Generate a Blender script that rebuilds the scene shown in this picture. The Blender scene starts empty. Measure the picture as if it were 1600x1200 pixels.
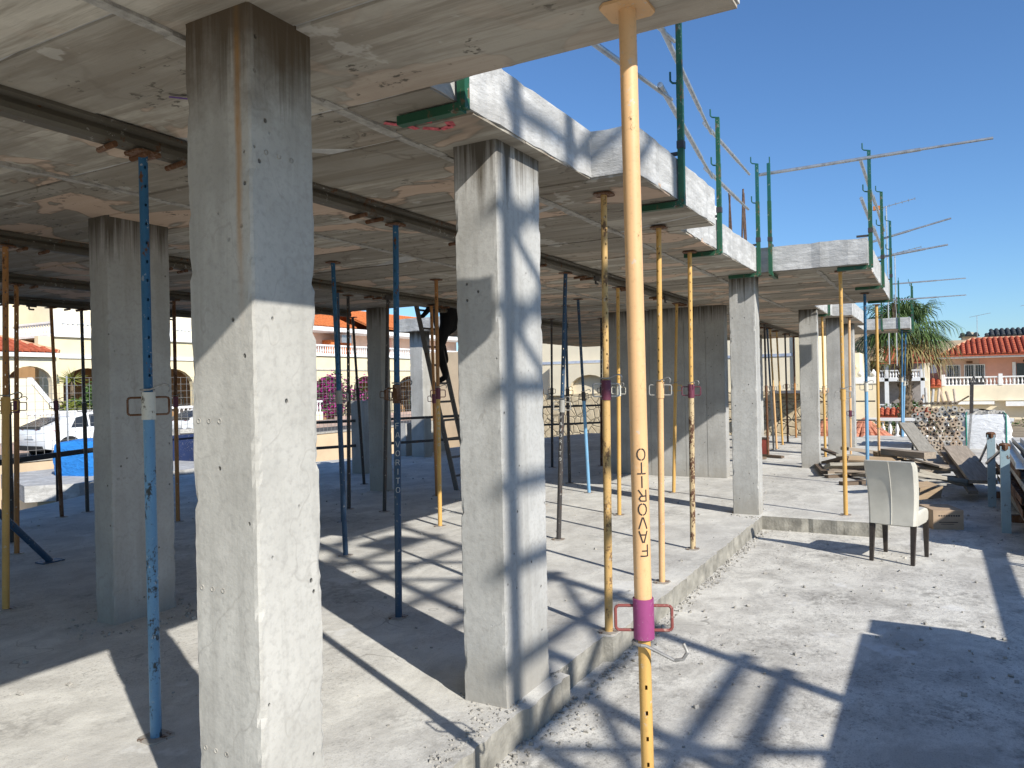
import bpy, math, random
from mathutils import Vector, Matrix, Quaternion
random.seed(7)
SC = bpy.context.scene
COL = SC.collection
R = math.radians

# ------------------------------------------------------------------ camera, sky, sun, exposure
YAW = R(29.1); ROLL = 0.021; EYE = 1.6
cam_d = bpy.data.cameras.new('camera'); cam = bpy.data.objects.new('camera', cam_d); COL.objects.link(cam)
cam_d.sensor_width = 36.0; cam_d.lens = 36.0 * 1190 / 1600; cam_d.clip_start = 0.05; cam_d.clip_end = 2000
fw = Vector((math.cos(YAW), math.sin(YAW), 0)); rt = Vector((math.sin(YAW), -math.cos(YAW), 0)); up = Vector((0, 0, 1))
# world up leans left in the picture
ri = (math.cos(ROLL) * rt - math.sin(ROLL) * up); ui = (math.cos(ROLL) * up + math.sin(ROLL) * rt)
cam.matrix_world = Matrix(((ri.x, ui.x, -fw.x, 0), (ri.y, ui.y, -fw.y, 0), (ri.z, ui.z, -fw.z, EYE), (0, 0, 0, 1)))
SC.camera = cam

SUN_EL = R(32.3); SHD = (0.451, 0.8925)          # shadows run along SHD on the ground
w = bpy.data.worlds.new('World'); SC.world = w; w.use_nodes = True
nt = w.node_tree; bg = nt.nodes['Background']
sky = nt.nodes.new('ShaderNodeTexSky'); sky.sky_type = 'NISHITA'; sky.sun_disc = False
sky.sun_elevation = SUN_EL
sky.sun_rotation = math.atan2(-SHD[0], -SHD[1])
sky.air_density = 1.0; sky.dust_density = 0.25; sky.ozone_density = 3.0; sky.altitude = 50
tint = nt.nodes.new('ShaderNodeMix'); tint.data_type = 'RGBA'; tint.blend_type = 'MULTIPLY'; tint.inputs['Factor'].default_value = 1.0
tint.inputs[7].default_value = (.66, .885, 1.12, 1)           # deeper blue of dry clear air
nt.links.new(sky.outputs[0], tint.inputs[6]); nt.links.new(tint.outputs[2], bg.inputs[0]); bg.inputs[1].default_value = 0.098
sd = bpy.data.lights.new('sun', 'SUN'); sd.energy = 4.6; sd.angle = R(0.53); sd.color = (1.0, 0.955, 0.88)
so = bpy.data.objects.new('sun', sd); COL.objects.link(so); so.location = (-20, -40, 40)
ldir = Vector((SHD[0] * math.cos(SUN_EL), SHD[1] * math.cos(SUN_EL), -math.sin(SUN_EL)))
so.rotation_euler = ldir.to_track_quat('-Z', 'Y').to_euler()
vs = SC.view_settings; vs.view_transform = 'Standard'; vs.look = 'None'; vs.exposure = 0.5; vs.gamma = 1.0
SC.cycles.max_bounces = 8; SC.cycles.diffuse_bounces = 5

# ------------------------------------------------------------------ helpers
def tag(o, label=None, cat=None, group=None, kind=None):
    if label: o['label'] = label
    if cat: o['category'] = cat
    if group: o['group'] = group
    if kind: o['kind'] = kind
    return o

def thing(name, loc, label, cat, group=None, rot=None):
    o = bpy.data.objects.new(name, None); COL.objects.link(o); o.location = loc; o.empty_display_size = 0.2
    if rot is not None:
        if isinstance(rot, Quaternion): o.rotation_mode = 'QUATERNION'; o.rotation_quaternion = rot
        else: o.rotation_euler = rot
    return tag(o, label, cat, group)

def linkmesh(name, me, m, parent=None):
    o = bpy.data.objects.new(name, me); COL.objects.link(o)
    if m is not None and len(me.materials) == 0: me.materials.append(m)
    if parent is not None: o.parent = parent
    return o

def copy_tree(o, parent=None):
    c = o.copy(); COL.objects.link(c); c.parent = parent
    for ch in list(o.children): copy_tree(ch, c)
    return c

class MB:
    def __init__(s, org=(0, 0, 0)): s.v = []; s.f = []; s.org = Vector(org)
    def add(s, vs, fs):
        n = len(s.v); s.v += [tuple(Vector(p)) for p in vs]; s.f += [tuple(i + n for i in f) for f in fs]; return s
    def box(s, x0, x1, y0, y1, z0, z1):
        return s.add([(x0, y0, z0), (x1, y0, z0), (x1, y1, z0), (x0, y1, z0), (x0, y0, z1), (x1, y0, z1), (x1, y1, z1), (x0, y1, z1)],
                     [(0, 3, 2, 1), (4, 5, 6, 7), (0, 1, 5, 4), (1, 2, 6, 5), (2, 3, 7, 6), (3, 0, 4, 7)])
    def obox(s, c, size, M):
        c = Vector(c); h = [d / 2 for d in size]
        vs = [c + M @ Vector((sx * h[0], sy * h[1], sz * h[2])) for sz in (-1, 1) for sx, sy in ((-1, -1), (1, -1), (1, 1), (-1, 1))]
        return s.add(vs, [(0, 3, 2, 1), (4, 5, 6, 7), (0, 1, 5, 4), (1, 2, 6, 5), (2, 3, 7, 6), (3, 0, 4, 7)])
    def bar(s, p, q, w, h, upv=(0, 0, 1)):
        p = Vector(p); q = Vector(q); d = (q - p); L = d.length; d.normalize(); u = Vector(upv)
        if abs(d.dot(u)) > .98: u = Vector((1, 0, 0))
        a = d.cross(u).normalized(); b = a.cross(d).normalized()
        M = Matrix((a, d, b)).transposed()
        return s.obox((p + q) / 2, (w, L, h), M)
    def cyl(s, p, q, r, n=12, r2=None, cap=True):
        p = Vector(p); q = Vector(q); d = (q - p).normalized(); r2 = r if r2 is None else r2
        a = d.orthogonal().normalized(); b = d.cross(a)
        vs = []; fs = []
        for c, rr in ((p, r), (q, r2)):
            for i in range(n):
                t = 2 * math.pi * i / n; vs.append(c + a * math.cos(t) * rr + b * math.sin(t) * rr)
        for i in range(n):
            j = (i + 1) % n; fs.append((i, j, n + j, n + i))
        if cap: fs.append(tuple(range(n - 1, -1, -1))); fs.append(tuple(range(n, 2 * n)))
        return s.add(vs, fs)
    def path(s, pts, r, n=8):
        for i in range(len(pts) - 1): s.cyl(pts[i], pts[i + 1], r, n)
        return s
    def prism(s, poly, z0, z1):
        n = len(poly); vs = [(x, y, z0) for x, y in poly] + [(x, y, z1) for x, y in poly]
        fs = [tuple(range(n - 1, -1, -1)), tuple(range(n, 2 * n))] + [(i, (i + 1) % n, n + (i + 1) % n, n + i) for i in range(n)]
        return s.add(vs, fs)
    def yprism(s, poly, y0, y1):      # polygon in x,z extruded along y
        n = len(poly); vs = [(x, y0, z) for x, z in poly] + [(x, y1, z) for x, z in poly]
        fs = [tuple(range(n)), tuple(range(2 * n - 1, n - 1, -1))] + [((i + 1) % n, i, n + i, n + (i + 1) % n) for i in range(n)]
        return s.add(vs, fs)
    def lathe(s, prof, c, n=10):
        c = Vector(c); vs = []; fs = []
        for r, z in prof:
            for i in range(n):
                t = 2 * math.pi * i / n; vs.append((c.x + r * math.cos(t), c.y + r * math.sin(t), c.z + z))
        for k in range(len(prof) - 1):
            for i in range(n):
                j = (i + 1) % n; fs.append((k * n + i, k * n + j, (k + 1) * n + j, (k + 1) * n + i))
        fs.append(tuple(range(n - 1, -1, -1))); m = (len(prof) - 1) * n; fs.append(tuple(range(m, m + n)))
        return s.add(vs, fs)
    def mesh(s, name, smooth=False):
        me = bpy.data.meshes.new(name)
        me.from_pydata([(p[0] - s.org.x, p[1] - s.org.y, p[2] - s.org.z) for p in s.v], [], s.f); me.update()
        if smooth:
            me.polygons.foreach_set('use_smooth', [True] * len(me.polygons)); me.set_sharp_from_angle(angle=R(38))
        return me
    def build(s, name, m, parent=None, smooth=False):
        return linkmesh(name, s.mesh(name, smooth), m, parent)

# ------------------------------------------------------------------ materials
class NT:
    def __init__(s, name, rough=0.8, metal=0.0, spec=0.3):
        s.m = bpy.data.materials.new(name); s.m.use_nodes = True; s.t = s.m.node_tree
        s.b = s.t.nodes['Principled BSDF']; s.b.inputs['Roughness'].default_value = rough; s.b.inputs['Metallic'].default_value = metal
        s.b.inputs['Specular IOR Level'].default_value = spec
        s.tc = s.t.nodes.new('ShaderNodeTexCoord')
    def n(s, typ, **k):
        nd = s.t.nodes.new(typ)
        for a, b in k.items(): setattr(nd, a, b)
        return nd
    def set(s, sock, v):
        if hasattr(v, 'links'): s.t.links.new(v, sock)
        else: sock.default_value = v
    def vec(s, scale=(1, 1, 1), src='Object'):
        mp = s.n('ShaderNodeMapping'); mp.inputs['Scale'].default_value = scale; s.t.links.new(s.tc.outputs[src], mp.inputs[0]); return mp.outputs[0]
    def noise(s, scale, detail=4, rough=.55, vs=(1, 1, 1), dist=0, src='Object'):
        nd = s.n('ShaderNodeTexNoise'); nd.inputs['Scale'].default_value = scale; nd.inputs['Detail'].default_value = detail
        nd.inputs['Roughness'].default_value = rough; nd.inputs['Distortion'].default_value = dist
        s.t.links.new(s.vec(vs, src), nd.inputs['Vector']); return nd.outputs['Fac']
    def voro(s, scale, vs=(1, 1, 1), feature='F1', out='Distance'):
        nd = s.n('ShaderNodeTexVoronoi', feature=feature); nd.inputs['Scale'].default_value = scale
        s.t.links.new(s.vec(vs), nd.inputs['Vector']); return nd.outputs[out]
    def ramp(s, x, a, b, lo=0., hi=1.):
        nd = s.n('ShaderNodeMapRange'); nd.inputs['From Min'].default_value = a; nd.inputs['From Max'].default_value = b
        nd.inputs['To Min'].default_value = lo; nd.inputs['To Max'].default_value = hi; s.set(nd.inputs['Value'], x); return nd.outputs[0]
    def mul(s, a, b, op='MULTIPLY'):
        nd = s.n('ShaderNodeMath', operation=op); s.set(nd.inputs[0], a); s.set(nd.inputs[1], b); return nd.outputs[0]
    def mix(s, f, a, b, mode='MIX'):
        nd = s.n('ShaderNodeMix', data_type='RGBA', blend_type=mode); s.set(nd.inputs['Factor'], f)
        for i, v in ((6, a), (7, b)):
            s.set(nd.inputs[i], v if hasattr(v, 'links') else (v[0], v[1], v[2], 1))
        return nd.outputs[2]
    def sepz(s, src='Object', ax=2):
        nd = s.n('ShaderNodeSeparateXYZ'); s.t.links.new(s.tc.outputs[src], nd.inputs[0]); return nd.outputs[ax]
    def rnd(s):
        return s.n('ShaderNodeObjectInfo').outputs['Random']
    def col(s, c): s.set(s.b.inputs['Base Color'], c if hasattr(c, 'links') else (c[0], c[1], c[2], 1)); return s
    def bump(s, h, strength=.4, dist=.01, prev=None):
        nd = s.n('ShaderNodeBump'); nd.inputs['Strength'].default_value = strength; nd.inputs['Distance'].default_value = dist
        s.set(nd.inputs['Height'], h)
        if prev is not None: s.t.links.new(prev, nd.inputs['Normal'])
        s.t.links.new(nd.outputs[0], s.b.inputs['Normal']); return nd.outputs[0]

def plain(name, c, rough=.7, metal=0, var=.12, scale=6, bump=0, spec=.3):
    t = NT(name, rough, metal, spec)
    d = tuple(x * (1 - var * 2) for x in c); l = tuple(min(1, x * (1 + var)) for x in c)
    f = t.noise(scale, 5, .6); t.col(t.mix(t.ramp(f, .3, .7), d, l))
    if bump: t.bump(t.noise(scale * 6, 4), bump, .01)
    return t.m

def mat_column(name, tint=(1, 1, 1), dirt=1.0, rust=0.0):
    t = NT(name, .9, 0, .18)
    a = tuple(x * y for x, y in zip((.33, .325, .305), tint)); b = tuple(x * y for x, y in zip((.47, .465, .44), tint))
    big = t.noise(1.9, 5, .6)
    c = t.mix(t.ramp(big, .32, .68), a, b)
    c = t.mix(t.ramp(t.noise(6, 4, .62, (1.3, 1.3, .10), .5), .50, .68, 0, .5), c, (.27, .26, .235))      # faint board marks
    c = t.mix(t.ramp(t.noise(38, 3, .7), .48, .72, 0, .45), c, (.26, .25, .23))
    ab = t.n('ShaderNodeMath', operation='ABSOLUTE'); t.set(ab.inputs[0], t.mul(t.noise(2.6, 3, .55, (1, 1, .7)), .5, 'SUBTRACT'))
    line = t.mul(t.ramp(ab.outputs[0], .001, .006, 1, 0), t.ramp(big, .47, .54)); c = t.mix(t.mul(line, .3), c, (.24, .225, .20))   # dried tide marks
    pits = t.ramp(t.voro(14, (1, 1, .85)), .045, .10, 1, 0); msk = t.ramp(t.noise(4.2, 2), .50, .56)
    pm = t.mul(pits, msk); c = t.mix(t.mul(pm, .85), c, (.085, .08, .07))
    z = t.sepz()
    runs = t.noise(8, 4, .7, (2.0, 2.0, .05), .6)
    top = t.ramp(t.mul(z, t.mul(runs, .9), 'ADD'), 3.02, 3.26, 0, .92 * dirt); c = t.mix(top, c, (.075, .063, .045))
    if rust:
        ya = t.n('ShaderNodeMath', operation='ABSOLUTE'); t.set(ya.inputs[0], t.mul(t.mul(t.sepz('Object', 1), t.mul(t.noise(1.6, 4, .6, (1, 1, 1)), .035), 'ADD'), 1.932, 'SUBTRACT'))
        rr = t.mul(t.mul(t.ramp(ya.outputs[0], .004, .020, 1, 0), t.ramp(z, 1.75, 2.35)), t.ramp(t.noise(14, 4, .6, (1, 1, .15)), .3, .6)); c = t.mix(t.mul(rr, rust), c, (.36, .19, .06))
        c = t.mix(t.ramp(t.mul(z, t.mul(t.noise(2.6, 6, .65), 1.1), 'ADD'), 2.95, 3.30, 0, .8), c, (.095, .068, .042))
    low = t.ramp(t.mul(z, t.mul(t.noise(6, 4), .4), 'SUBTRACT'), -.16, .10, .55, 0); c = t.mix(low, c, (.30, .28, .24))
    t.col(c)
    n1 = t.bump(t.mul(pm, -1.), .9, .012); n2 = t.bump(t.noise(24, 5, .65), .3, .01, n1); t.bump(t.noise(5, 3, .5, (1, 1, .4)), .3, .02, n2)
    return t.m

def mat_deck(name, rough_amt=1.0, base=((.52, .505, .47), (.72, .705, .645))):
    t = NT(name, .92, 0, .12)
    c = t.mix(t.ramp(t.noise(.6, 6, .65), .32, .68), base[0], base[1])
    c = t.mix(t.ramp(t.noise(2.3, 6, .7, (1, 1.3, 1), .5), .40, .58, .60 * rough_amt, 0), c, (.29, .275, .25))
    c = t.mix(t.ramp(t.noise(120, 3, .8), .52, .68, 0, .6 * rough_amt), c, (.17, .16, .145))
    gm = t.ramp(t.noise(1.1, 5, .7), .42, .58); c = t.mix(t.mul(t.mul(t.ramp(t.noise(42, 3, .75), .54, .62), gm), .6 * rough_amt), c, (.16, .15, .135))
    c = t.mix(t.ramp(t.noise(1.5, 5, .65), .63, .67, 0, .55), c, (.70, .695, .67))                    # splashes of grout
    stain = t.mul(t.ramp(t.noise(.8, 6, .75), .53, .62), t.ramp(t.noise(17, 4, .75), .42, .58)); c = t.mix(t.mul(stain, .7 * rough_amt), c, (.15, .142, .13))
    rustp = t.mul(t.ramp(t.noise(.55, 3, .5), .64, .70), t.ramp(t.noise(20, 4, .7), .35, .6)); c = t.mix(t.mul(rustp, .22 * rough_amt), c, (.50, .30, .17))
    ab = t.n('ShaderNodeMath', operation='ABSOLUTE'); t.set(ab.inputs[0], t.mul(t.noise(.7, 3, .6), .5, 'SUBTRACT'))
    cr = t.mul(t.ramp(ab.outputs[0], .0005, .0018, 1, 0), t.ramp(t.noise(.5, 2), .5, .55)); c = t.mix(t.mul(cr, .55), c, (.2, .19, .17))
    t.col(c)
    n1 = t.bump(t.noise(110, 3, .8), .5 * rough_amt, .006); n2 = t.bump(t.noise(9, 6, .7), .55 * rough_amt, .02, n1); t.bump(t.noise(1.4, 4), .35, .06, n2)
    return t.m

def mat_soffit(name):
    t = NT(name, .9, 0, .15)
    r = t.rnd()
    c = t.mix(r, (.29, .265, .222), (.56, .52, .44))
    c = t.mix(t.ramp(t.noise(9, 5, .7, (1, .07, 1), .08), .43, .57, .64, 0), c, (.20, .17, .13))         # board grain runs along the panel
    c = t.mix(t.ramp(t.noise(1.6, 6, .65, (1, .6, 1)), .42, .54, .55, 0), c, (.235, .208, .168))
    f = t.noise(1.7, 4, .5, (1, .8, 1), .6)
    far = t.ramp(t.mul(t.sepz('Object', 0), t.mul(t.sepz('Object', 1), .6), 'ADD'), 2.6, 5.0, 0, 1)
    pe = t.mul(t.mul(t.ramp(f, .525, .535), far), t.ramp(r, .25, .35)); ed = t.mul(t.mul(t.ramp(f, .515, .525), t.ramp(f, .536, .548, 1, 0)), far)
    c = t.mix(t.mul(pe, .7), c, (.60, .43, .315)); c = t.mix(t.mul(ed, .5), c, (.15, .12, .09))
    wh = t.ramp(t.noise(2.3, 5, .6), .64, .66); c = t.mix(t.mul(wh, .4), c, (.62, .595, .54))
    pit = t.mul(t.ramp(t.noise(24, 3, .65, (1, .6, 1)), .60, .66), t.ramp(t.noise(2.6, 2), .52, .58)); c = t.mix(t.mul(pit, .85), c, (.09, .08, .065))
    t.col(c)
    n1 = t.bump(t.noise(9, 5, .7, (1, .1, 1)), .6, .015); t.bump(t.noise(46, 3), .25, .005, n1)
    return t.m

def mat_fascia(name):
    t = NT(name, .88, 0, .2)
    c = t.mix(t.ramp(t.noise(3, 7, .65), .3, .7), (.40, .395, .38), (.62, .615, .59))
    c = t.mix(t.ramp(t.noise(14, 5, .7, (.25, .25, 1)), .47, .6, .5, 0), c, (.30, .295, .28))
    c = t.mix(t.ramp(t.voro(30), .05, .1, .5, 0), c, (.17, .165, .155))
    c = t.mix(t.ramp(t.noise(5, 5, .7, (1, 1, .6)), .52, .66, 0, .55), c, (.27, .265, .25))
    t.col(c); n1 = t.bump(t.noise(18, 6, .7, (.3, .3, 1)), .8, .02); t.bump(t.noise(70, 3), .2, .004, n1)
    return t.m

def paint(name, c, rust=.3, rough=.5, seed=0, rc=(.11, .05, .022), dirt=.35):
    t = NT(name, rough, 0, .35)
    f = t.noise(14, 6, .68, (1, 1, .5)); g = t.noise(70, 4, .6)
    lo = .85 - rust * .36
    cc = t.mix(t.ramp(t.noise(3.1, 3, .5), .35, .65), tuple(x * .82 for x in c), c)
    cc = t.mix(t.ramp(g, .55, .75, 0, dirt), cc, tuple(x * .45 for x in c))
    sp = t.mul(t.ramp(t.noise(34, 3, .7), .62, .66), t.ramp(t.noise(5, 2), .45, .6)); cc = t.mix(t.mul(sp, .7), cc, (.46, .44, .40))
    ch = t.ramp(t.noise(26, 5, .8, (1, 1, .35), .4), .665, .69); cc = t.mix(t.mul(ch, .75), cc, rc)
    k = t.ramp(t.mul(f, t.mul(g, .25), 'ADD'), lo, lo + .06)
    t.col(t.mix(k, cc, rc)); t.set(t.b.inputs['Roughness'], t.mul(k, .4, 'ADD') if False else t.ramp(k, 0, 1, rough, .92))
    t.bump(k, .25, .002)
    return t.m

M = {}
M['col'] = mat_column('concrete_column'); M['col1'] = mat_column('concrete_column_stained', (1.0, .985, .955), 1.0, .9)
M['col3'] = mat_column('concrete_column_grey', (.9, .9, .91))
M['deck'] = mat_deck('concrete_deck', .6); M['yard'] = mat_deck('concrete_yard', .85, ((.54, .52, .48), (.75, .73, .66)))
M['soffit'] = mat_soffit('formed_soffit'); M['fascia'] = mat_fascia('concrete_edge')
M['kerbface'] = mat_fascia('kerb_face')
M['joint'] = plain('joint_mortar', (.40, .38, .34), .95, 0, .2, 20, .5)
M['peach'] = paint('paint_peach', (.70, .43, .21), .16); M['yellow'] = paint('paint_yellow', (.62, .37, .11), .22)
M['yellowr'] = paint('paint_yellow_rusty', (.55, .35, .13), .52, rc=(.17, .10, .05)); M['orange'] = paint('paint_orange', (.40, .185, .06), .35)
M['blue'] = paint('paint_blue', (.025, .115, .23), .35); M['bluew'] = paint('paint_blue_worn', (.13, .28, .44), .5, rc=(.05, .055, .055))
M['lblue'] = paint('paint_light_blue', (.18, .38, .58), .2); M['navy'] = paint('paint_navy', (.03, .07, .13), .3)
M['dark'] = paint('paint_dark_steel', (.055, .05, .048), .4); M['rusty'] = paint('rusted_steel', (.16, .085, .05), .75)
M['wspeck'] = paint('collar_white', (.62, .60, .52), .5, rc=(.10, .08, .05)); M['maroon'] = paint('collar_maroon', (.15, .035, .06), .35)
M['magenta'] = paint('collar_magenta', (.30, .06, .18), .3, .5, rc=(.44, .24, .32)); M['handle'] = paint('handle_red', (.24, .07, .06), .4, rc=(.4, .25, .2))
M['greyp'] = paint('paint_grey', (.34, .33, .30), .3); M['galv'] = plain('galvanised', (.52, .53, .53), .42, .75, .15, 18)
M['green'] = paint('paint_green', (.02, .095, .05), .42, rc=(.13, .085, .05)); M['teal'] = paint('paint_teal', (.015, .105, .095), .2); M['flake'] = paint('flaking_paint', (.55, .42, .24), .66, rc=(.10, .05, .03)); M['dust'] = paint('dusty_plate', (.36, .33, .29), .45)
M['wire'] = plain('grey_wire', (.36, .35, .33), .55, .5, .2, 40)
M['steelbeam'] = paint('old_steel_beam', (.10, .088, .066), .35, .55)
M['blacktxt'] = plain('stencil_black', (.035, .03, .03), .8); M['whitetxt'] = plain('stencil_white', (.55, .55, .52), .8)
M['redspray'] = plain('red_spray', (.62, .13, .15), .9, 0, .3, 40); M['violet'] = plain('violet_mark', (.12, .06, .22), .8)
M['rebar'] = plain('rebar', (.14, .09, .065), .8, .3, .3, 30)

# ------------------------------------------------------------------ the setting: ground, street, yard, deck
S0 = 2.82; S1 = 3.10
def struct(name, mb, m, smooth=False):
    return tag(mb.build(name, m, None, smooth), kind='structure')
M['earth'] = plain('dry_earth', (.30, .24, .16), .95, 0, .2, .8, .6)
M['asphalt'] = plain('asphalt', (.085, .083, .08), .9, 0, .2, 2.0, .4)
M['pave'] = plain('pink_paving', (.42, .31, .26), .9, 0, .15, 3)
b = MB(); b.add([(-700, -700, -1.75), (900, -700, -1.75), (900, 900, -1.75), (-700, 900, -1.75)], [(0, 1, 2, 3)]); struct('ground', b, M['earth'])
struct('street', MB().box(-60, 220, 20.3, 30.0, -1.7, -.60), M['asphalt'])
struct('pavement', MB().box(-60, 220, 30.0, 31.8, -1.7, -.28), M['pave'])
# yard slab, lower than the deck by one step
def sheet(poly, z0, z1, cell=.35, jit=.004):
    return MB().prism(poly, z0, z1)
struct('yard_ground', MB().prism([(-14, -16), (25.0, -16), (25.0, 1.9), (-14, 1.9)], -1.6, -.157), M['yard'])
# deck with a ragged kerb edge
def ragged(pts, step=.11, a=.006, close=True):
    out = []
    n = len(pts)
    for i in range(n):
        p = Vector(pts[i]); q = Vector(pts[(i + 1) % n]); L = (q - p).length; k = max(1, int(L / step)) if L < 30 else 1
        for j in range(k):
            v = p + (q - p) * j / k
            if j: v += Vector((random.gauss(0, a), random.gauss(0, a)))
            out.append((v.x, v.y))
    return out
deck_poly = [(-9, 1.80), (3.28, 1.80), (3.30, 1.78), (3.78, 1.78), (3.80, 1.86), (4.45, 1.86), (4.47, 1.80), (9.17, 1.80), (9.17, .50), (22.2, .50), (22.2, 9.6), (13.2, 11.6), (9.3, 12.6), (7.4, 11.8), (5.5, 10.9), (3.6, 10.3), (-9, 10.3)]
dk = struct('deck_floor', MB().prism(ragged(deck_poly, .06, .005), -1.6, 0.0), M['deck'])
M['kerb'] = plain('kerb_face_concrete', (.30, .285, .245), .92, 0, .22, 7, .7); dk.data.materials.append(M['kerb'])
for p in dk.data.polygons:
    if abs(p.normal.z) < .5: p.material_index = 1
# crumbs of concrete along the kerb
b = MB()
def crumb(b, x, y, z, s):
    q = Matrix.Rotation(random.random() * 6, 3, 'Z') @ Matrix.Rotation(random.random() * 2, 3, 'X')
    b.obox((x, y, z + s * .3), (s * random.uniform(.7, 1.5), s, s * random.uniform(.4, .8)), q)
for i in range(420):
    x = random.uniform(2.6, 9.1); crumb(b, x, 1.80 - abs(random.gauss(0, .05)) - .012, -.157, random.uniform(.006, .02))
for i in range(150):
    x = random.uniform(2.6, 3.4); crumb(b, x, 1.83 + abs(random.gauss(0, .07)), 0, random.uniform(.004, .013))
for cx, cy, r in ((3.45, 1.86, .35), (9.3, 1.84, .35), (3.4, 5.0, .4)):
    for i in range(90): a = random.random() * 6.28; crumb(b, cx + math.cos(a) * r * random.uniform(.75, 1.2), cy + math.sin(a) * r * random.uniform(.5, 1.1), -.157 if cy + math.sin(a) * r < 1.79 else 0, random.uniform(.005, .018))
for i in range(620):
    crumb(b, random.uniform(2.6, 13), random.uniform(-1.2, 1.6), -.157, random.choice([.004, .005, .006, .008, .010, .014, .02]))
for i in range(600):
    crumb(b, random.uniform(1.5, 14), random.uniform(1.95, 10), 0, random.choice([.004, .005, .007, .01, .014, .022]))
tag(b.build('concrete_crumbs', M['joint']), 'small crumbs of concrete scattered on the deck and yard', 'debris', kind='stuff')

# ------------------------------------------------------------------ the unfinished building: columns, wall, slab with formed panels
BLD = thing('unfinished_building', (0, 0, 0), 'grey concrete building frame under construction with columns and flat slab', 'building')
def column(x0, x1, y0, y1, m, z0=0.0, z1=S0 + .01, cell=.028):
    b = MB(); nz = int((z1 - z0) / cell); ch = .012
    e = .016; ch = .007
    prof = [(x0 + ch, y0), (x0 + ch + e, y0), (x1 - ch - e, y0), (x1 - ch, y0), (x1, y0 + ch), (x1, y0 + ch + e), (x1, y1 - ch - e), (x1, y1 - ch), (x1 - ch, y1), (x1 - ch - e, y1), (x0 + ch + e, y1), (x0 + ch, y1), (x0, y1 - ch), (x0, y1 - ch - e), (x0, y0 + ch + e), (x0, y0 + ch)]
    n = len(prof); vs = []; fs = []
    cx, cy = (x0 + x1) / 2, (y0 + y1) / 2; chip = [0.0] * 4
    for k in range(nz + 1):
        z = z0 + (z1 - z0) * k / nz
        for q in range(4):
            chip[q] = chip[q] * .45 + max(0, random.gauss(-.0035, .0042)) + (random.uniform(.004, .014) if random.random() < .03 else 0)
        for i, (x, y) in enumerate(prof):
            edge = i % 4 in (0, 3); q = ((i + 1) // 4) % 4; dx = random.gauss(0, .0007) if edge else 0; dy = random.gauss(0, .0007) if edge else 0
            sx = 1 if x < cx else -1; sy = 1 if y < cy else -1
            if 0 < k < nz and edge: dx += sx * chip[q] * .7; dy += sy * chip[q] * .7
            vs.append((x + dx, y + dy, z))
    for k in range(nz):
        for i in range(n):
            j = (i + 1) % n; fs.append((k * n + i, k * n + j, (k + 1) * n + j, (k + 1) * n + i))
    b.add(vs, fs); return b.build('column', m, BLD)
C1 = column(1.695, 1.975, 1.865, 2.165, M['col1'])
column(3.25, 3.715, 1.87, 2.125, M['col'])
C3 = column(3.225, 3.71, 4.95, 5.165, M['col3'])
column(9.20, 9.43, 1.835, 2.14, M['col'])
column(14.35, 14.50, 1.81, 2.12, M['col'])
column(18.9, 19.2, 1.62, 1.95, M['col'])
column(16.75, 16.95, 1.66, 1.95, M['col'])
column(9.20, 9.42, 7.40, 7.68, M['col3'])
column(13.95, 14.25, 10.05, 10.4, M['col'])
column(21.6, 21.9, 4.2, 4.5, M['col']); column(1.7, 2.0, 8.0, 8.3, M['col3'])
# rows of small form marks on the columns
def form_marks(colm, pts, ax):
    for (x, y, z) in pts:
        b = MB(); ring = []
        for i in range(10):
            a = i * .62832; d = (math.cos(a) * .0075, math.sin(a) * .0075); ring.append((x + d[0], y, z + d[1]) if ax == 'y' else (x, y + d[0], z + d[1]))
        b.path(ring + [ring[0]], .0016, 4); b.build('form_mark', M['joint'], colm)
form_marks(C3, [(3.27 + k * .045, 4.949, z) for z in (.22, .60, 1.0, 1.42, 1.86) for k in range(3)], 'y')
form_marks(C1, [(1.694, 2.13 - k * .05, z) for z in (.42, .95, 1.5) for k in range(3)], 'x'); form_marks(C1, [(1.76 + k * .055, 1.864, z) for z in (2.36,) for k in range(3)], 'y')
# shear wall of vertical boards: each board is a piece
wall = MB().box(12.47, 12.70, 2.99, 5.0, 0, S0).build('shear_wall', M['col3'], BLD)
y = 5.0
for wdt in (.20, .55, .60, .36, .30):
    bb = MB().box(12.462 + random.uniform(0, .003), 12.475, y - wdt + .006, y - .003, .004, S0 - .004); bb.build('board_imprint', M['col3'], wall); y -= wdt
lw = MB().box(14.0, 15.6, 10.6, 10.75, 0, .75).build('low_wall', M['col'], BLD)
MB().box(10.9, 11.25, 9.2, 9.5, 0, 1.35).build('column_stub', M['col3'], BLD)

rects = [(-6, 2.56, .54, 10.3), (2.56, 4.23, 1.78, 10.3), (4.23, 6.05, 1.50, 10.3), (6.05, 9.05, 1.77, 10.3), (9.05, 9.46, .62, 10.3),
         (9.46, 13.7, .62, 6.9), (13.7, 16.4, 1.78, 10.5), (16.4, 19.8, 1.42, 10.5), (19.8, 22.0, 1.62, 10.5), (22.0, 24.0, .55, 10.5)]
outline = [(-6, .54), (2.56, .54), (2.56, 1.78), (4.23, 1.78), (4.23, 1.50), (6.05, 1.50), (6.05, 1.77), (9.05, 1.77), (9.05, .62), (13.7, .62), (13.7, 1.78), (16.4, 1.78),
           (16.4, 1.42), (19.8, 1.42), (19.8, 1.62), (22.0, 1.62), (22.0, .55), (24.0, .55), (24.0, 10.5), (13.7, 10.5), (13.7, 6.9), (9.46, 6.9), (9.46, 10.3), (-6, 10.3)]
rg = ragged(outline, .09, .0035); n = len(rg)
b = MB()
lay = [S0 + .004, S0 + .018, S0 + .09, S0 + .19, S1 - .012, S1]
vs = []; fs = []
for k, z in enumerate(lay):
    for (x, y) in rg: vs.append((x, y, z + (random.gauss(0, .0035) if k in (0, 5) else 0)))
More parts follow.
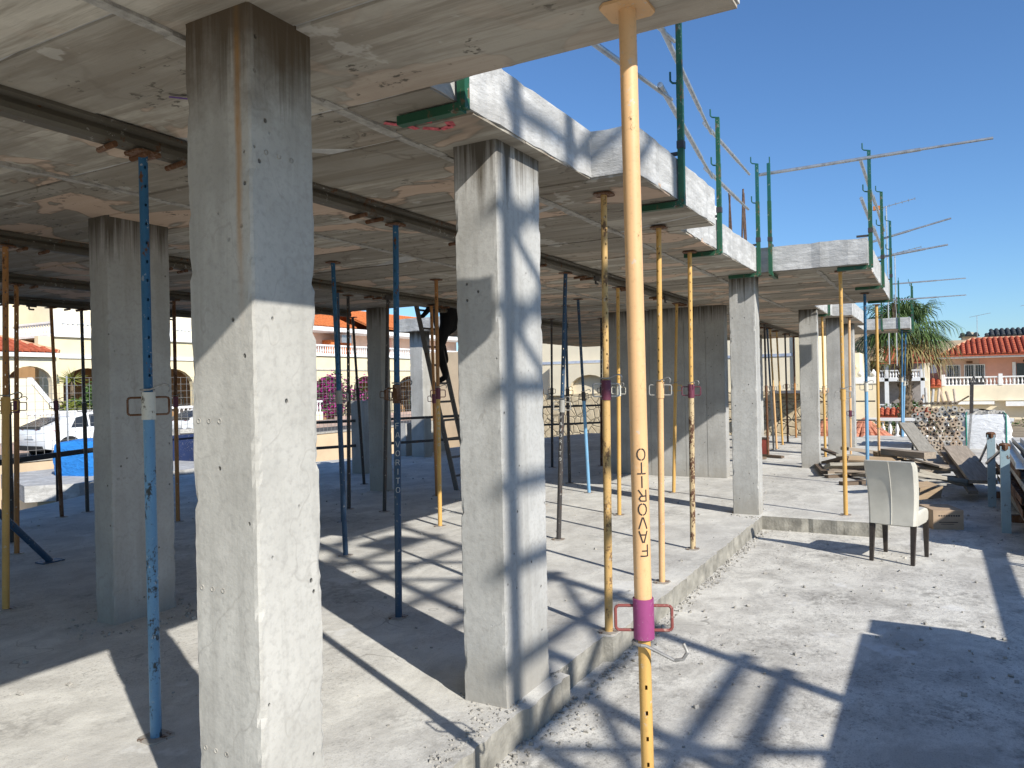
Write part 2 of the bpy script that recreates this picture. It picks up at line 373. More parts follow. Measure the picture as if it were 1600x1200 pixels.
for k in range(len(lay) - 1):
    for i in range(n):
        j = (i + 1) % n; fs.append((k * n + i, k * n + j, (k + 1) * n + j, (k + 1) * n + i))
fs.append(tuple(range((len(lay) - 1) * n, len(lay) * n))); fs.append(tuple(range(n - 1, -1, -1)))
b.add(vs, fs)
SLAB = b.build('roof_slab', M['fascia'], BLD)
bands = [(.5, 2.25, .40), (2.25, 4.27, .03), (4.27, 6.3, .24), (6.3, 8.3, .1), (8.3, 10.6, .33)]
npan = 0
for (rx0, rx1, ry0, ry1) in rects:
    for (y0, y1, off) in bands:
        a0 = max(ry0 + .006, y0 + .006); a1 = min(ry1 - .006, y1 - .006)
        if a1 - a0 < .1: continue
        pitch = .5 if rx0 < 13 else .8
        xs = [rx0 + .006]; k = math.floor(rx0 / pitch) - 1
        while True:
            x = k * pitch + off; k += 1
            if x <= rx0 + .12: continue
            if x >= rx1 - .12: break
            xs.append(x)
        xs.append(rx1 - .006)
        if rx0 < 0: xs = [rx0 + .006] + [x for x in xs if x > .3]
        for i in range(len(xs) - 1):
            g = random.uniform(.004, .008); dz = random.uniform(-.010, .0)
            tl = random.uniform(-.002, .002)
            p = MB(); x0, x1 = xs[i] + g, xs[i + 1] - g; zb = S0 + dz
            p.add([(x0, a0, zb), (x1, a0, zb + tl), (x1, a1, zb + tl), (x0, a1, zb), (x0, a0, S0 + .03), (x1, a0, S0 + .03), (x1, a1, S0 + .03), (x0, a1, S0 + .03)],
                  [(0, 3, 2, 1), (4, 5, 6, 7), (0, 1, 5, 4), (1, 2, 6, 5), (2, 3, 7, 6), (3, 0, 4, 7)])
            p.build('panel', M['soffit'], SLAB); npan += 1
# raised mortar seams between the rows of panels
for Y, xa, xb in ((2.25, .2, 8.9), (4.27, .2, 13.6), (6.3, .2, 13.6), (8.3, .2, 9.4), (1.15, 9.2, 13.6), (3.3, 13.8, 23.8), (2.25, 9.2, 13.6)):
    p = MB(); x = xa
    while x < xb:
        l = random.uniform(.08, .25); wd = random.uniform(.018, .034); p.box(x, min(xb, x + l), Y - wd, Y + wd * random.uniform(.6, 1), S0 - random.uniform(.012, .020), S0 + .01); x += l * random.uniform(.98, 1.02)
    p.build('mortar_seam', M['joint'], SLAB)
# spray marks on the soffit
def spray(pts, wd, m, nm='spray_mark'):
    p = MB()
    for i in range(len(pts) - 1):
        a = Vector((*pts[i], S0 - .0115)); c = Vector((*pts[i + 1], S0 - .0115)); d = (c - a).normalized(); nn = Vector((-d.y, d.x, 0)) * wd / 2
        p.add([a - nn, c - nn, c + nn, a + nn], [(0, 1, 2, 3)])
    p.build(nm, m, SLAB)
spray([(2.78, 2.19), (2.87, 2.12), (2.93, 2.11)], .035, M['redspray']); spray([(2.83, 1.99), (2.88, 2.03)], .06, M['redspray']); spray([(2.93, 2.08), (2.99, 2.02), (2.98, 1.95), (2.92, 1.93)], .04, M['redspray'])
spray([(2.06, 2.73), (2.12, 2.68)], .02, M['violet']); spray([(3.9, 4.9), (4.05, 4.82), (4.2, 4.85)], .03, M['redspray'])
# upstand block and rebar above the slab
MB().box(8.45, 9.0, 2.2, 2.6, S1, 3.62).build('upstand', plain('white_block', (.66, .65, .62), .9, 0, .08, 6, .2), BLD)
for (X, Y, n_, h) in ((9.6, 2.05, 5, .85), (13.6, 1.95, 2, .55), (24, 1.0, 3, .8)):
    for i in range(n_):
        xx = X + (i % 3) * .11; yy = Y + (i // 3) * .16 + random.uniform(-.03, .03)
        MB().cyl((xx, yy, S1 - .1), (xx + random.uniform(-.06, .06), yy + random.uniform(-.05, .05), S1 + h * random.uniform(.85, 1)), .011, 6).build('rebar', M['rebar'], BLD)

# ------------------------------------------------------------------ steel props
def holed_tube(b, z0, z1, r, holes, n=16, off=0, hs=.007):
    zs = [z0]
    for h in holes: zs += [h - hs, h + hs]
    zs.append(z1); zs = sorted(zs); vs = []; fs = []
    ang = [2 * math.pi * (i + .5) / n + off for i in range(n)]
    for z in zs:
        for a in ang: vs.append((r * math.cos(a), r * math.sin(a), z))
    hset = set(round(h, 5) for h in holes)
    for k in range(len(zs) - 1):
        mid = round((zs[k] + zs[k + 1]) / 2, 5); ish = any(abs(mid - h) < 1e-4 for h in hset)
        for i in range(n):
            j = (i + 1) % n
            if ish and (j == 0 or j == n // 2): continue
            fs.append((k * n + i, k * n + j, (k + 1) * n + j, (k + 1) * n + i))
    b.add(vs, fs)
    m = len(zs) - 1
    b.add([vs[m * n + i] for i in range(n)], [tuple(range(n))]); return b

GL = {'F': [((0, 0), (0, 1.4)), ((.12, 1.4), (.85, 1.4)), ((.12, .75), (.65, .75))],
      'A': [((0, 0), (.42, 1.4)), ((1, 0), (.58, 1.4)), ((.25, .45), (.75, .45))],
      'V': [((0, 1.4), (.44, 0)), ((1, 1.4), (.56, 0))],
      'O': [((.40, 1.4), (.15, 1.25)), ((.15, 1.25), (.0, .9)), ((0, .9), (0, .5)), ((0, .5), (.15, .15)), ((.15, .15), (.4, 0)), ((.6, 1.4), (.85, 1.25)), ((.85, 1.25), (1, .9)), ((1, .9), (1, .5)), ((1, .5), (.85, .15)), ((.85, .15), (.6, 0))],
      'R': [((0, 0), (0, 1.4)), ((.12, 1.4), (.7, 1.36)), ((.7, 1.36), (.88, 1.1)), ((.88, 1.1), (.7, .78)), ((.7, .78), (.14, .74)), ((.5, .68), (.95, 0))],
      'I': [((.5, 0), (.5, 1.4))], 'T': [((0, 1.4), (.42, 1.4)), ((.58, 1.4), (1, 1.4)), ((.5, 0), (.5, 1.3))],
      '5': [((.9, 1.4), (.1, 1.4)), ((.1, 1.4), (.05, .8)), ((.05, .8), (.6, .85)), ((.6, .85), (.95, .5)), ((.95, .5), (.6, .02)), ((.6, .02), (.05, .05))],
      '3': [((.05, 1.4), (.9, 1.4)), ((.9, 1.4), (.45, .85)), ((.45, .85), (.95, .5)), ((.95, .5), (.6, .02)), ((.6, .02), (.05, .05))],
      '7': [((.05, 1.4), (.95, 1.4)), ((.95, 1.4), (.4, 0))]}
def glyph_quads(ch, wdt, th, flip=False):
    out = []
    s = wdt
    for (x0, y0), (x1, y1) in GL[ch]:
        a = Vector(((x0 - .5) * s, (y0 - .7) * s)); c = Vector(((x1 - .5) * s, (y1 - .7) * s))
        if flip: a, c = -a, -c
        d = (c - a)
        if d.length < 1e-6: continue
        d.normalize(); nn = Vector((-d.y, d.x)) * th / 2; a = a - d * th * .3; c = c + d * th * .3
        k = 3
        for i in range(k):
            p = a + (c - a) * i / k; q = a + (c - a) * (i + 1) / k
            out.append((p - nn, q - nn, q + nn, p + nn))
    return out
def text_on_tube(word, r, z, dz, phi, wdt, th, flip, name, m, parent):
    b = MB()
    for i, ch in enumerate(word):
        for quad in glyph_quads(ch, wdt, th, flip):
            b.add([((r + .0009) * math.cos(phi + p.x / r), (r + .0009) * math.sin(phi + p.x / r), z + i * dz + p.y) for p in quad], [(0, 1, 2, 3)])
    return b.build(name, m, parent)

def plate_mesh(b, z0, z1, s, ch=.02):
    h = s / 2; return b.prism([(h - ch, -h), (h, -h + ch), (h, h - ch), (h - ch, h), (-h + ch, h), (-h, h - ch), (-h, -h + ch), (-h + ch, -h)], z0, z1)

PROPGRP = 'adjustable steel props holding up the slab'
def prop(base, top, label, mo, mi, mc, mh=None, zc=1.5, ro=.0245, ri_=.0205, inv=False, txt=None, plate=.12, mpt=None, pin=1, hand_ang=None, group=PROPGRP, pin_s=1.0):
    base = Vector(base); top = Vector(top)
    if top.z > 2.79: top.z = S0 - .0125          # the head plate bears on the formed panels
    d = top - base; L = d.length
    q = Vector((0, 0, 1)).rotation_difference(d.normalized())
    t = thing('steel_prop', base, label, 'prop', group, q)
    tocam = math.atan2(-base.y, -base.x)          # spindle holes face the yard side, as they stand
    off = tocam + random.uniform(-.5, .5)
    mpt = mpt or M['rusty']; mh = mh or mc
    hz = zc
    zlo, zhi = (.006, hz), (hz - .02, L - .006)
    if not inv:
        b = MB(); b.cyl((0, 0, zlo[0]), (0, 0, zlo[1]), ro, 16); b.build('outer_tube', mo, t, True)
        b = MB(); hs = []; z = hz + .09
        while z < L - .06: hs.append(round(z, 4)); z += .088
        holed_tube(b, zhi[0], zhi[1], ri_, hs, 16, off); b.build('inner_tube', mi, t, True)
    else:
        b = MB(); b.cyl((0, 0, hz), (0, 0, L - .006), ro, 20); b.build('outer_tube', mo, t, True)
        b = MB(); hs = []; z = .1
        while z < hz - .1: hs.append(round(z, 4)); z += .0835
        holed_tube(b, .006, hz + .02, ri_, hs, 16, off); b.build('inner_tube', mi, t, True)
    c0, c1 = (hz - .115, hz + .012) if not inv else (hz - .012, hz + .118)
    cm = (c0 + c1) / 2
    b = MB(); b.cyl((0, 0, c0), (0, 0, c1), ro + .0055, 16); col_ = b.build('collar', mc, t, True)
    ha = tocam + math.pi / 2 + (random.uniform(-.7, .7) if hand_ang is None else hand_ang)
    for s in (0, math.pi):
        ux, uy = math.cos(ha + s), math.sin(ha + s); w0, w1 = ro + .003, ro + .062; hh = .040
        def P(r, z): return (ux * r, uy * r, z)
        b = MB().path([P(w0, cm + hh), P(w1 - .008, cm + hh), P(w1, cm + hh - .008), P(w1, cm - hh + .008), P(w1 - .008, cm - hh), P(w0, cm - hh)], .0052, 7)
        b.build('handle', mh, col_, True)
    if pin:
        zz = c1 + .012 if not inv else c0 - .014
        pts = []
        for i in range(11):
            a = ha + .6 + i * .42; rr = ro + .008; pts.append((rr * math.cos(a), rr * math.sin(a), zz))
        a = ha + .6 + 10 * .42; ex, ey = math.cos(a + 1.2), math.sin(a + 1.2)
        sgn = -1 if inv else 1
        k_ = pin_s; l0 = pts[-1]
        pts += [(l0[0] + ex * .03 * k_, l0[1] + ey * .03 * k_, zz + sgn * .012 * k_), (l0[0] + ex * .06 * k_, l0[1] + ey * .06 * k_, zz + sgn * .024 * k_), (l0[0] + ex * .078 * k_, l0[1] + ey * .078 * k_, zz + sgn * .02 * k_), (l0[0] + ex * .088 * k_, l0[1] + ey * .088 * k_, zz + sgn * .004 * k_), (l0[0] + ex * .08 * k_, l0[1] + ey * .08 * k_, zz - sgn * .014 * k_)]
        MB().path(pts, .0046 * (1 + (pin_s - 1) * .35), 7).build('wire_pin', M['wire'], t, True)
    plate_mesh(MB(), L - .010, L, plate).build('head_plate', mpt, t)
    plate_mesh(MB(), 0.0, .007, plate).build('base_plate', M['dust'], t)
    if txt:
        z, dz, m, flip, dphi, wdt = txt
        text_on_tube('FAVORITO', ro, z, dz, math.atan2(-base.y, -base.x) + dphi, wdt, .0042, flip, 'stencil_lettering', m, t)
    return t
ZB = 2.712      # underside of the steel beams
# hero prop in front, standing upside down in the yard
prop((2.375, .842, -.157), (2.345, .850, S0), 'peach steel prop with magenta collar and black FAVORITO stencil, nearest the camera', M['peach'], M['yellow'], M['magenta'], M['handle'], zc=.935, ro=.0285, ri_=.0205, inv=True,
     txt=(1.213, .0442, M['blacktxt'], True, .22, .0255), plate=.15, mpt=M['peach'], hand_ang=.05, pin_s=1.5)
prop((2.26, 3.18, 0), (2.28, 3.215, ZB), 'blue prop with speckled white collar, left of the nearest column', M['bluew'], M['blue'], M['wspeck'], M['rusty'], zc=1.585, ro=.0255, hand_ang=.1, plate=.13)
prop((4.21, 3.28, 0), (4.19, 3.22, ZB), 'dark blue prop with white FAVORITO stencil between the two front columns', M['navy'], M['blue'], M['rusty'], zc=1.6, txt=(1.33, -.063, M['whitetxt'], False, .1, .026))
prop((5.55, 4.94, 0), (5.58, 5.05, S0), 'dark navy prop standing nearest behind the stained front column', M['navy'], M['blue'], M['greyp'], zc=1.56, pin=0)
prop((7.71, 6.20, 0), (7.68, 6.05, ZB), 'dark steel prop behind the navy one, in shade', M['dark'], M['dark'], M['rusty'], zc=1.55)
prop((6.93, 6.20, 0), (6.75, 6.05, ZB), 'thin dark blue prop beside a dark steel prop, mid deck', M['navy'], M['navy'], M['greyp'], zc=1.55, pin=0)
prop((7.16, 4.96, 0), (7.17, 4.95, S0), 'orange prop with maroon collar in front of the ladder', M['yellow'], M['orange'], M['maroon'], zc=1.56, txt=(1.35, -.06, M['whitetxt'], False, .1, .022))
prop((9.10, 6.35, 0), (8.63, 6.05, ZB), 'second orange prop, half hidden behind the orange one', M['orange'], M['orange'], M['maroon'], zc=1.5, pin=0)
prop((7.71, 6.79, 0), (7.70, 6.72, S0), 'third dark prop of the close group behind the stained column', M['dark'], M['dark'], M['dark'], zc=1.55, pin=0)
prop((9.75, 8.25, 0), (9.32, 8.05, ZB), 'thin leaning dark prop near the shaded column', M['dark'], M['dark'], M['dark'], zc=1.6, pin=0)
prop((8.92, 4.56, 0), (8.70, 4.50, S0), 'orange prop touching the edge of the second front column', M['yellow'], M['rusty'], M['orange'], zc=1.55)
prop((7.02, 3.40, 0), (7.00, 3.25, ZB), 'dark grey prop with faint white lettering right of the second column', M['dark'], M['navy'], M['greyp'], zc=1.42, txt=(1.25, -.06, M['whitetxt'], False, -.3, .022))
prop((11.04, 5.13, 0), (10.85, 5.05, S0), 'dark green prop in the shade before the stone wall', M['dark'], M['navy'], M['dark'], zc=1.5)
prop((10.17, 4.42, 0), (10.1, 4.5, S0), 'blue prop with a sunlit pale lower end', M['lblue'], M['navy'], M['dark'], zc=1.45)
prop((12.0, 7.2, 0), (11.9, 6.8, ZB), 'far brown prop near the slab opening', M['rusty'], M['rusty'], M['dark'], zc=1.5, pin=0)
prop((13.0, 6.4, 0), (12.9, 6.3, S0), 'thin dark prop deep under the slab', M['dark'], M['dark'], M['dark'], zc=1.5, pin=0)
prop((13.5, 5.6, 0), (13.4, 5.5, S0), 'thin rusty prop left of the board marked wall', M['rusty'], M['dark'], M['dark'], zc=1.5)
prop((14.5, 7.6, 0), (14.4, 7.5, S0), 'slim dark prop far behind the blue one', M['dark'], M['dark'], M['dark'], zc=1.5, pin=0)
prop((4.55, 1.86, 0), (4.57, 1.84, S0), 'rusty yellow prop with maroon collar on the kerb edge', M['yellowr'], M['yellowr'], M['maroon'], M['greyp'], zc=1.6, ro=.026)
prop((8.6, 3.35, 0), (8.45, 3.25, ZB), 'pale yellow prop half hidden behind the rusty one', M['yellow'], M['yellow'], M['wspeck'], zc=1.55)
prop((5.85, 1.93, 0), (5.80, 1.88, S0), 'clean yellow prop with its white wire pin, right of the lettered one', M['peach'], M['yellow'], M['peach'], M['greyp'], zc=1.58)
prop((10.61, 3.30, 0), (10.75, 3.24, ZB), 'leaning yellow prop before the board marked wall', M['yellow'], M['yellow'], M['yellow'], zc=1.55)
prop((7.12, 2.04, 0), (7.08, 2.0, S0), 'prop with flaking rust on its lower tube and maroon collar', M['flake'], M['yellow'], M['maroon'], zc=1.55, ro=.026)
prop((9.57, .94, 0), (9.42, .93, S0), 'yellow prop at the corner of the deck left of the chair', M['yellow'], M['yellow'], M['yellow'], M['wire'], zc=1.45)
prop((12.28, .90, 0), (12.16, .88, S0), 'bright blue prop with white collar behind the chair', M['lblue'], M['blue'], M['wspeck'], M['wire'], zc=1.5)
prop((14.2, .86, 0), (14.15, .85, 2.80), 'peach prop behind the chair, right of the blue one', M['yellow'], M['peach'], M['yellow'], zc=.75, inv=True)
# far bay
for i, (x, y, m, mi, lab) in enumerate(((16.0, 3.0, 'rusty', 'dark', 'first far prop right of the far wall, dark with timber at its foot'), (17.75, 3.2, 'greyp', 'navy', 'grey blue prop in the far bay'), (18.09, 3.2, 'peach', 'yellowr', 'peach prop beside the grey blue one in the far bay'),
        (19.17, 3.25, 'yellow', 'yellowr', 'yellow prop in the middle of the far row'), (19.97, 3.26, 'rusty', 'dark', 'brown prop in the far row'), (21.51, 3.3, 'orange', 'rusty', 'orange brown prop near the end of the far row'), (21.77, 3.1, 'blue', 'navy', 'blue prop last in the far row'))):
    prop((x, y, 0), (x - (.5 if i in (1, 2, 3) else .1), y, ZB), lab, M[m], M[mi], M[m], M['wire'], zc=1.45, pin=0)
prop((16.44, 1.97, 0), (16.2, 1.95, S0), 'yellow prop just right of the far column', M['yellow'], M['yellow'], M['peach'], zc=1.4)
prop((17.0, 1.55, 0), (16.9, 1.52, S0), 'peach prop with small maroon collar by the far column', M['peach'], M['peach'], M['maroon'], zc=.8, inv=True)
prop((22.4, .80, 0), (22.3, .75, S0), 'far blue prop in front of the palm trunk', M['lblue'], M['blue'], M['wspeck'], zc=1.55)
prop((23.6, .82, -.157), (23.5, .70, S0), 'farther blue prop leaning before the palm trunk', M['lblue'], M['blue'], M['wspeck'], zc=1.6)
# left side
prop((3.11, 6.09, 0), (3.14, 6.05, ZB), 'orange yellow prop at the left edge of the picture', M['yellow'], M['orange'], M['yellow'], zc=1.57)
prop((4.25, 8.10, 0), (4.30, 8.10, ZB), 'orange brown prop with maroon collar, second from the left edge', M['orange'], M['orange'], M['maroon'], M['greyp'], zc=1.53)
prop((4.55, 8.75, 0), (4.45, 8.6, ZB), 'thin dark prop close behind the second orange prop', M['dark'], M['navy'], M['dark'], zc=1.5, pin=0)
prop((5.76, 9.91, 0), (5.70, 9.95, ZB), 'brown prop in front of the blue bag', M['rusty'], M['orange'], M['maroon'], zc=1.5)
prop((6.15, 9.99, 0), (6.10, 9.95, ZB), 'black prop with round ring handles left of the shaded column', M['dark'], M['dark'], M['dark'], M['dark'], zc=1.45)
prop((6.15, 8.15, 0), (6.12, 8.1, ZB), 'brown prop between the two left columns', M['orange'], M['rusty'], M['maroon'], M['greyp'], zc=1.52)
# raking strut on the left
t = thing('raking_strut', (4.18, 7.40, 0), 'blue steel strut leaning towards the left edge', 'strut')
bb = MB((4.18, 7.40, 0)).cyl((4.18, 7.40, .01), (3.35, 7.35, .98), .03, 12); bb.build('tube', M['navy'], t, True)
MB((4.18, 7.40, 0)).box(4.08, 4.28, 7.33, 7.47, 0, .012).build('base_plate', M['navy'], t)

# ------------------------------------------------------------------ steel beams under the slab
def beam(Y, x0, x1, label, cl=()):
    t = thing('support_beam', (x0, Y, ZB), label, 'beam', 'steel beams carried by the props')
    o = (x0, Y, ZB)
    b = MB(o); prof = [(-.055, .10), (-.055, .085), (-.03, .07), (-.046, .045), (-.046, .02), (-.03, .004), (.03, .004), (.046, .02), (.046, .045), (.03, .07), (.055, .085), (.055, .10)]
    n = len(prof); vs = [(x, Y + a, ZB + c) for x in (x0, x1) for a, c in prof]
    b.add(vs, [(i, (i + 1) % n, n + (i + 1) % n, n + i) for i in range(n)] + [tuple(range(n)), tuple(range(2 * n - 1, n - 1, -1))])
    b.build('channel', M['steelbeam'], t)
    for x in cl:
        for dx in (-.10, .06):
            MB(o).cyl((x + dx, Y - .075, ZB - .012), (x + dx + .02, Y + .075, ZB - .012), .014, 7).build('clip_bolt', M['rusty'], t, True)
    for x in cl[1::2]:
        k = MB(o); k.path([(x + .2, Y - .05, ZB + .02), (x + .2, Y - .05, ZB - .05), (x + .26, Y - .05, ZB - .05)], .011, 6).box(x + .17, x + .29, Y - .06, Y - .04, ZB - .02, ZB + .03); k.build('hook_clip', M['dark'], t)
beam(3.225, -4, 11.15, 'long rusty steel beam nearest under the soffit', (2.2, 2.55, 3.9, 5.05, 6.3, 7.4, 8.6, 9.8, 10.9))
beam(6.05, -4, 10.9, 'second steel beam back under the soffit', (3.35, 4.6, 6.0, 7.4, 8.9, 10.2))
beam(8.1, -4, 9.3, 'third steel beam back on the left side', (4.4, 5.8, 6.6, 8.0))
beam(9.95, -4, 9.3, 'steel beam along the back edge of the slab', (4.8, 5.2, 6.0, 7.2, 8.3))
beam(3.26, 14.6, 22.5, 'steel beam over the far row of props', (15.5, 17, 18.5, 20, 21.5))
beam(6.6, 9.6, 14.2, 'short steel beam beside the slab opening', (11.0, 12.5))

# ------------------------------------------------------------------ guard rail posts and tubes on the slab edge
GP = 'green guard rail posts clamped to the slab edge'
def gpost(x, y, axis, label, h=4.05, m='green', top_hook=True, hook=1):
    # axis: inward direction of the foot
    t = thing('guard_post', (x, y, S0), label, 'guard post', GP); o = (x, y, S0)
    ax = Vector(axis); px, py = x - ax.x * .03, y - ax.y * .03
    MB(o).box(px - .02, px + .02, py - .02, py + .02, S0 - .04, 3.62).build('lower_post', M['green'], t)
    MB(o).box(px - .024, px + .024, py - .024, py + .024, 3.16, 3.21).build('sleeve', M['dark'], t)
    MB(o).box(px - .0175, px + .0175, py - .0175, py + .0175, 3.60, h).build('upper_post', M[m], t)
    e = Vector((px, py, S0 - .032)) + ax.to_3d() * .34
    MB(o).bar((px, py, S0 - .032), e, .045, .04).build('foot', M['green'], t)
    e = Vector((px, py, S1 + .03)) + ax.to_3d() * .14
    MB(o).bar((px, py, S1 + .03), e, .03, .02).build('clamp_arm', M['dark'], t)
    hk = Vector((ax.y, -ax.x, 0)) * hook
    for z in (h, h - .45 * 1.0):
        c = Vector((px, py, z)); q = [c, c + ax.to_3d() * .05 + Vector((0, 0, .012)), c + ax.to_3d() * .065 + Vector((0, 0, .03)), c + ax.to_3d() * .065 + Vector((0, 0, .09))]
        MB(o).path(q, .007, 6).build('hook', M['teal'], t, True)
IN = (0, 1)
gpost(2.76, 1.775, IN, 'black green guard post foot at the notch beside the nearest slab corner')
gpost(5.05, 1.50, IN, 'rusty green guard post on the projecting slab edge right of the lettered prop')
gpost(7.18, 1.77, IN, 'green guard post at the white sunlit slab edge')
gpost(8.97, 1.77, IN, 'left one of the paired green posts at the inner slab corner', m='teal')
gpost(9.05, 1.62, (1, 0), 'right one of the paired green posts at the inner slab corner', m='teal')
gpost(9.12, .62, IN, 'teal post at the outer corner of the far slab', m='teal')
gpost(11.26, .62, IN, 'second post along the far slab edge', m='green')
gpost(13.45, .62, IN, 'third post along the far slab edge', m='teal')
gpost(15.6, 1.78, IN, 'low seen post on the small set back slab edge', m='green')
gpost(22.02, .8, (1, 0), 'far teal post on the last slab corner, before the palm', m='teal'); gpost(22.6, .55, IN, 'far green post beyond the last slab corner', m='green'); gpost(23.6, .55, IN, 'farthest green post on the slab', m='green'); gpost(22.02, 1.2, (1, 0), 'far teal post left of the last slab corner', m='teal')
def rail(p, q, label, r=.019):
    p = Vector(p); q = Vector(q)
    t = thing('guard_tube', p, label, 'guard tube', 'galvanised guard rail tubes'); m = p + (q - p) * .72
    MB(p).cyl(p, m, r, 10).build('outer_tube', M['galv'], t, True); MB(p).cyl(m - (q - p) * .02, q, r * .74, 10).build('inner_tube', M['galv'], t, True)
zu, zl = 3.98, 3.56
rail((2.7, 1.84, zl), (5.15, 1.56, zl - .02), 'lower guard tube rising behind the nearest slab corner')
rail((2.7, 1.84, zu), (5.25, 1.56, zu), 'upper guard tube behind the nearest slab corner')
rail((4.9, 1.56, zu), (7.3, 1.83, zu - .03), 'upper guard tube right of the tall green post'); rail((4.9, 1.56, zl), (7.3, 1.83, zl - .03), 'lower guard tube right of the tall green post')
rail((7.05, 1.83, zu), (8.95, 1.82, zu - .04), 'upper guard tube running to the paired posts'); rail((7.05, 1.83, zl), (8.85, 1.82, zl - .04), 'lower guard tube running to the paired posts')
rail((9.12, 1.75, zu - .02), (9.10, -.55, zu), 'long guard tube sticking out into the sky on the right')
rail((9.2, .68, zu), (11.4, .68, zu - .05), 'upper guard tube along the far slab edge'); rail((9.2, .68, zl), (11.4, .68, zl - .05), 'lower guard tube along the far slab edge')
rail((11.1, .68, zu), (13.6, .68, zu - .05), 'upper guard tube at the end of the far slab edge'); rail((11.1, .68, zl), (13.6, .68, zl - .05), 'lower guard tube at the end of the far slab edge')
rail((13.5, 1.75, zu - .42), (13.5, -.25, zu + .02), 'tilted tube poking out past the third far post'); rail((13.5, .9, zl - .08), (13.5, -.2, zl + .04), 'lower tilted tube poking out past the third far post')
rail((22.1, 1.6, zu), (22.1, -.7, zu + .02), 'far thin tube before the palm crown'); rail((22.1, 1.6, zl), (22.1, -.7, zl + .02), 'far lower thin tube before the palm crown')

# ------------------------------------------------------------------ chair
M['leather'] = plain('cream_leather', (.56, .535, .46), .45, 0, .09, 4, .08, .5); M['leg'] = plain('dark_wood_leg', (.035, .026, .02), .45, 0, .2, 20, 0, .5)
def chair():
    t = thing('dining_chair', (8.2, .34, -.157), 'cream leather dining chair with dark legs standing alone in the yard', 'chair', rot=(0, 0, math.atan2(-.17, .47) + .12))
    # local x = the way the seat faces, y = left
    def loft(sections, name, m, par):
        b = MB(); n = len(sections[0]); vs = [p for s in sections for p in s]; fs = []
        for k in range(len(sections) - 1):
            for i in range(n): j = (i + 1) % n; fs.append((k * n + i, k * n + j, (k + 1) * n + j, (k + 1) * n + i))
        fs.append(tuple(range(n - 1, -1, -1))); fs.append(tuple(range((len(sections) - 1) * n, len(sections) * n)))
        b.add(vs, fs); return b.build(name, m, par, True)
    def rr(xa, xb, hw, z, ch=.022, bow=0.0):
        pts = [(xa, -hw + ch), (xa + ch, -hw), (xb - ch, -hw), (xb, -hw + ch), (xb + bow, 0), (xb, hw - ch), (xb - ch, hw), (xa + ch, hw), (xa, hw - ch), (xa - bow * .4, 0)]
        return [(x, y, z) for x, y in pts]
    secs = []
    for i in range(15):
        u = i / 14; z = .36 + u * .60; lean = -.215 - .075 * u * u + .03 * math.sin(u * 3.1)
        th = .085 + .018 * math.sin(u * math.pi); hw = .205 + .022 * u
        if i == 14: th -= .02; hw -= .01
        secs.append(rr(lean - .01, lean + th, hw, z, .02, .006))
    back = loft(secs, 'backrest', M['leather'], t)
    b = MB(); b.path([(s[9][0] - .001, 0, s[9][2]) for s in secs], .0035, 6).build('centre_seam', M['leather'], back, True)
    secs = [rr(-.19, .245, .198, .345, .02), rr(-.19, .255, .203, .37, .022), rr(-.19, .26, .205, .44, .025), rr(-.18, .25, .20, .468, .03), rr(-.18, .22, .19, .482, .04)]
    loft(secs, 'seat', M['leather'], t)
    for x, y, dx in ((-.185, -.18, -.05), (-.185, .18, -.05), (.215, -.185, .01), (.215, .185, .01)):
        b = MB(); a, c = .023, .016
        vs = [(x + sx * a, y + sy * a, .36) for sx, sy in ((-1, -1), (1, -1), (1, 1), (-1, 1))] + [(x + dx + sx * c, y + sy * c, 0) for sx, sy in ((-1, -1), (1, -1), (1, 1), (-1, 1))]
        b.add(vs, [(0, 1, 2, 3), (7, 6, 5, 4), (0, 4, 5, 1), (1, 5, 6, 2), (2, 6, 7, 3), (3, 7, 4, 0)]); b.build('leg', M['leg'], t)
chair()

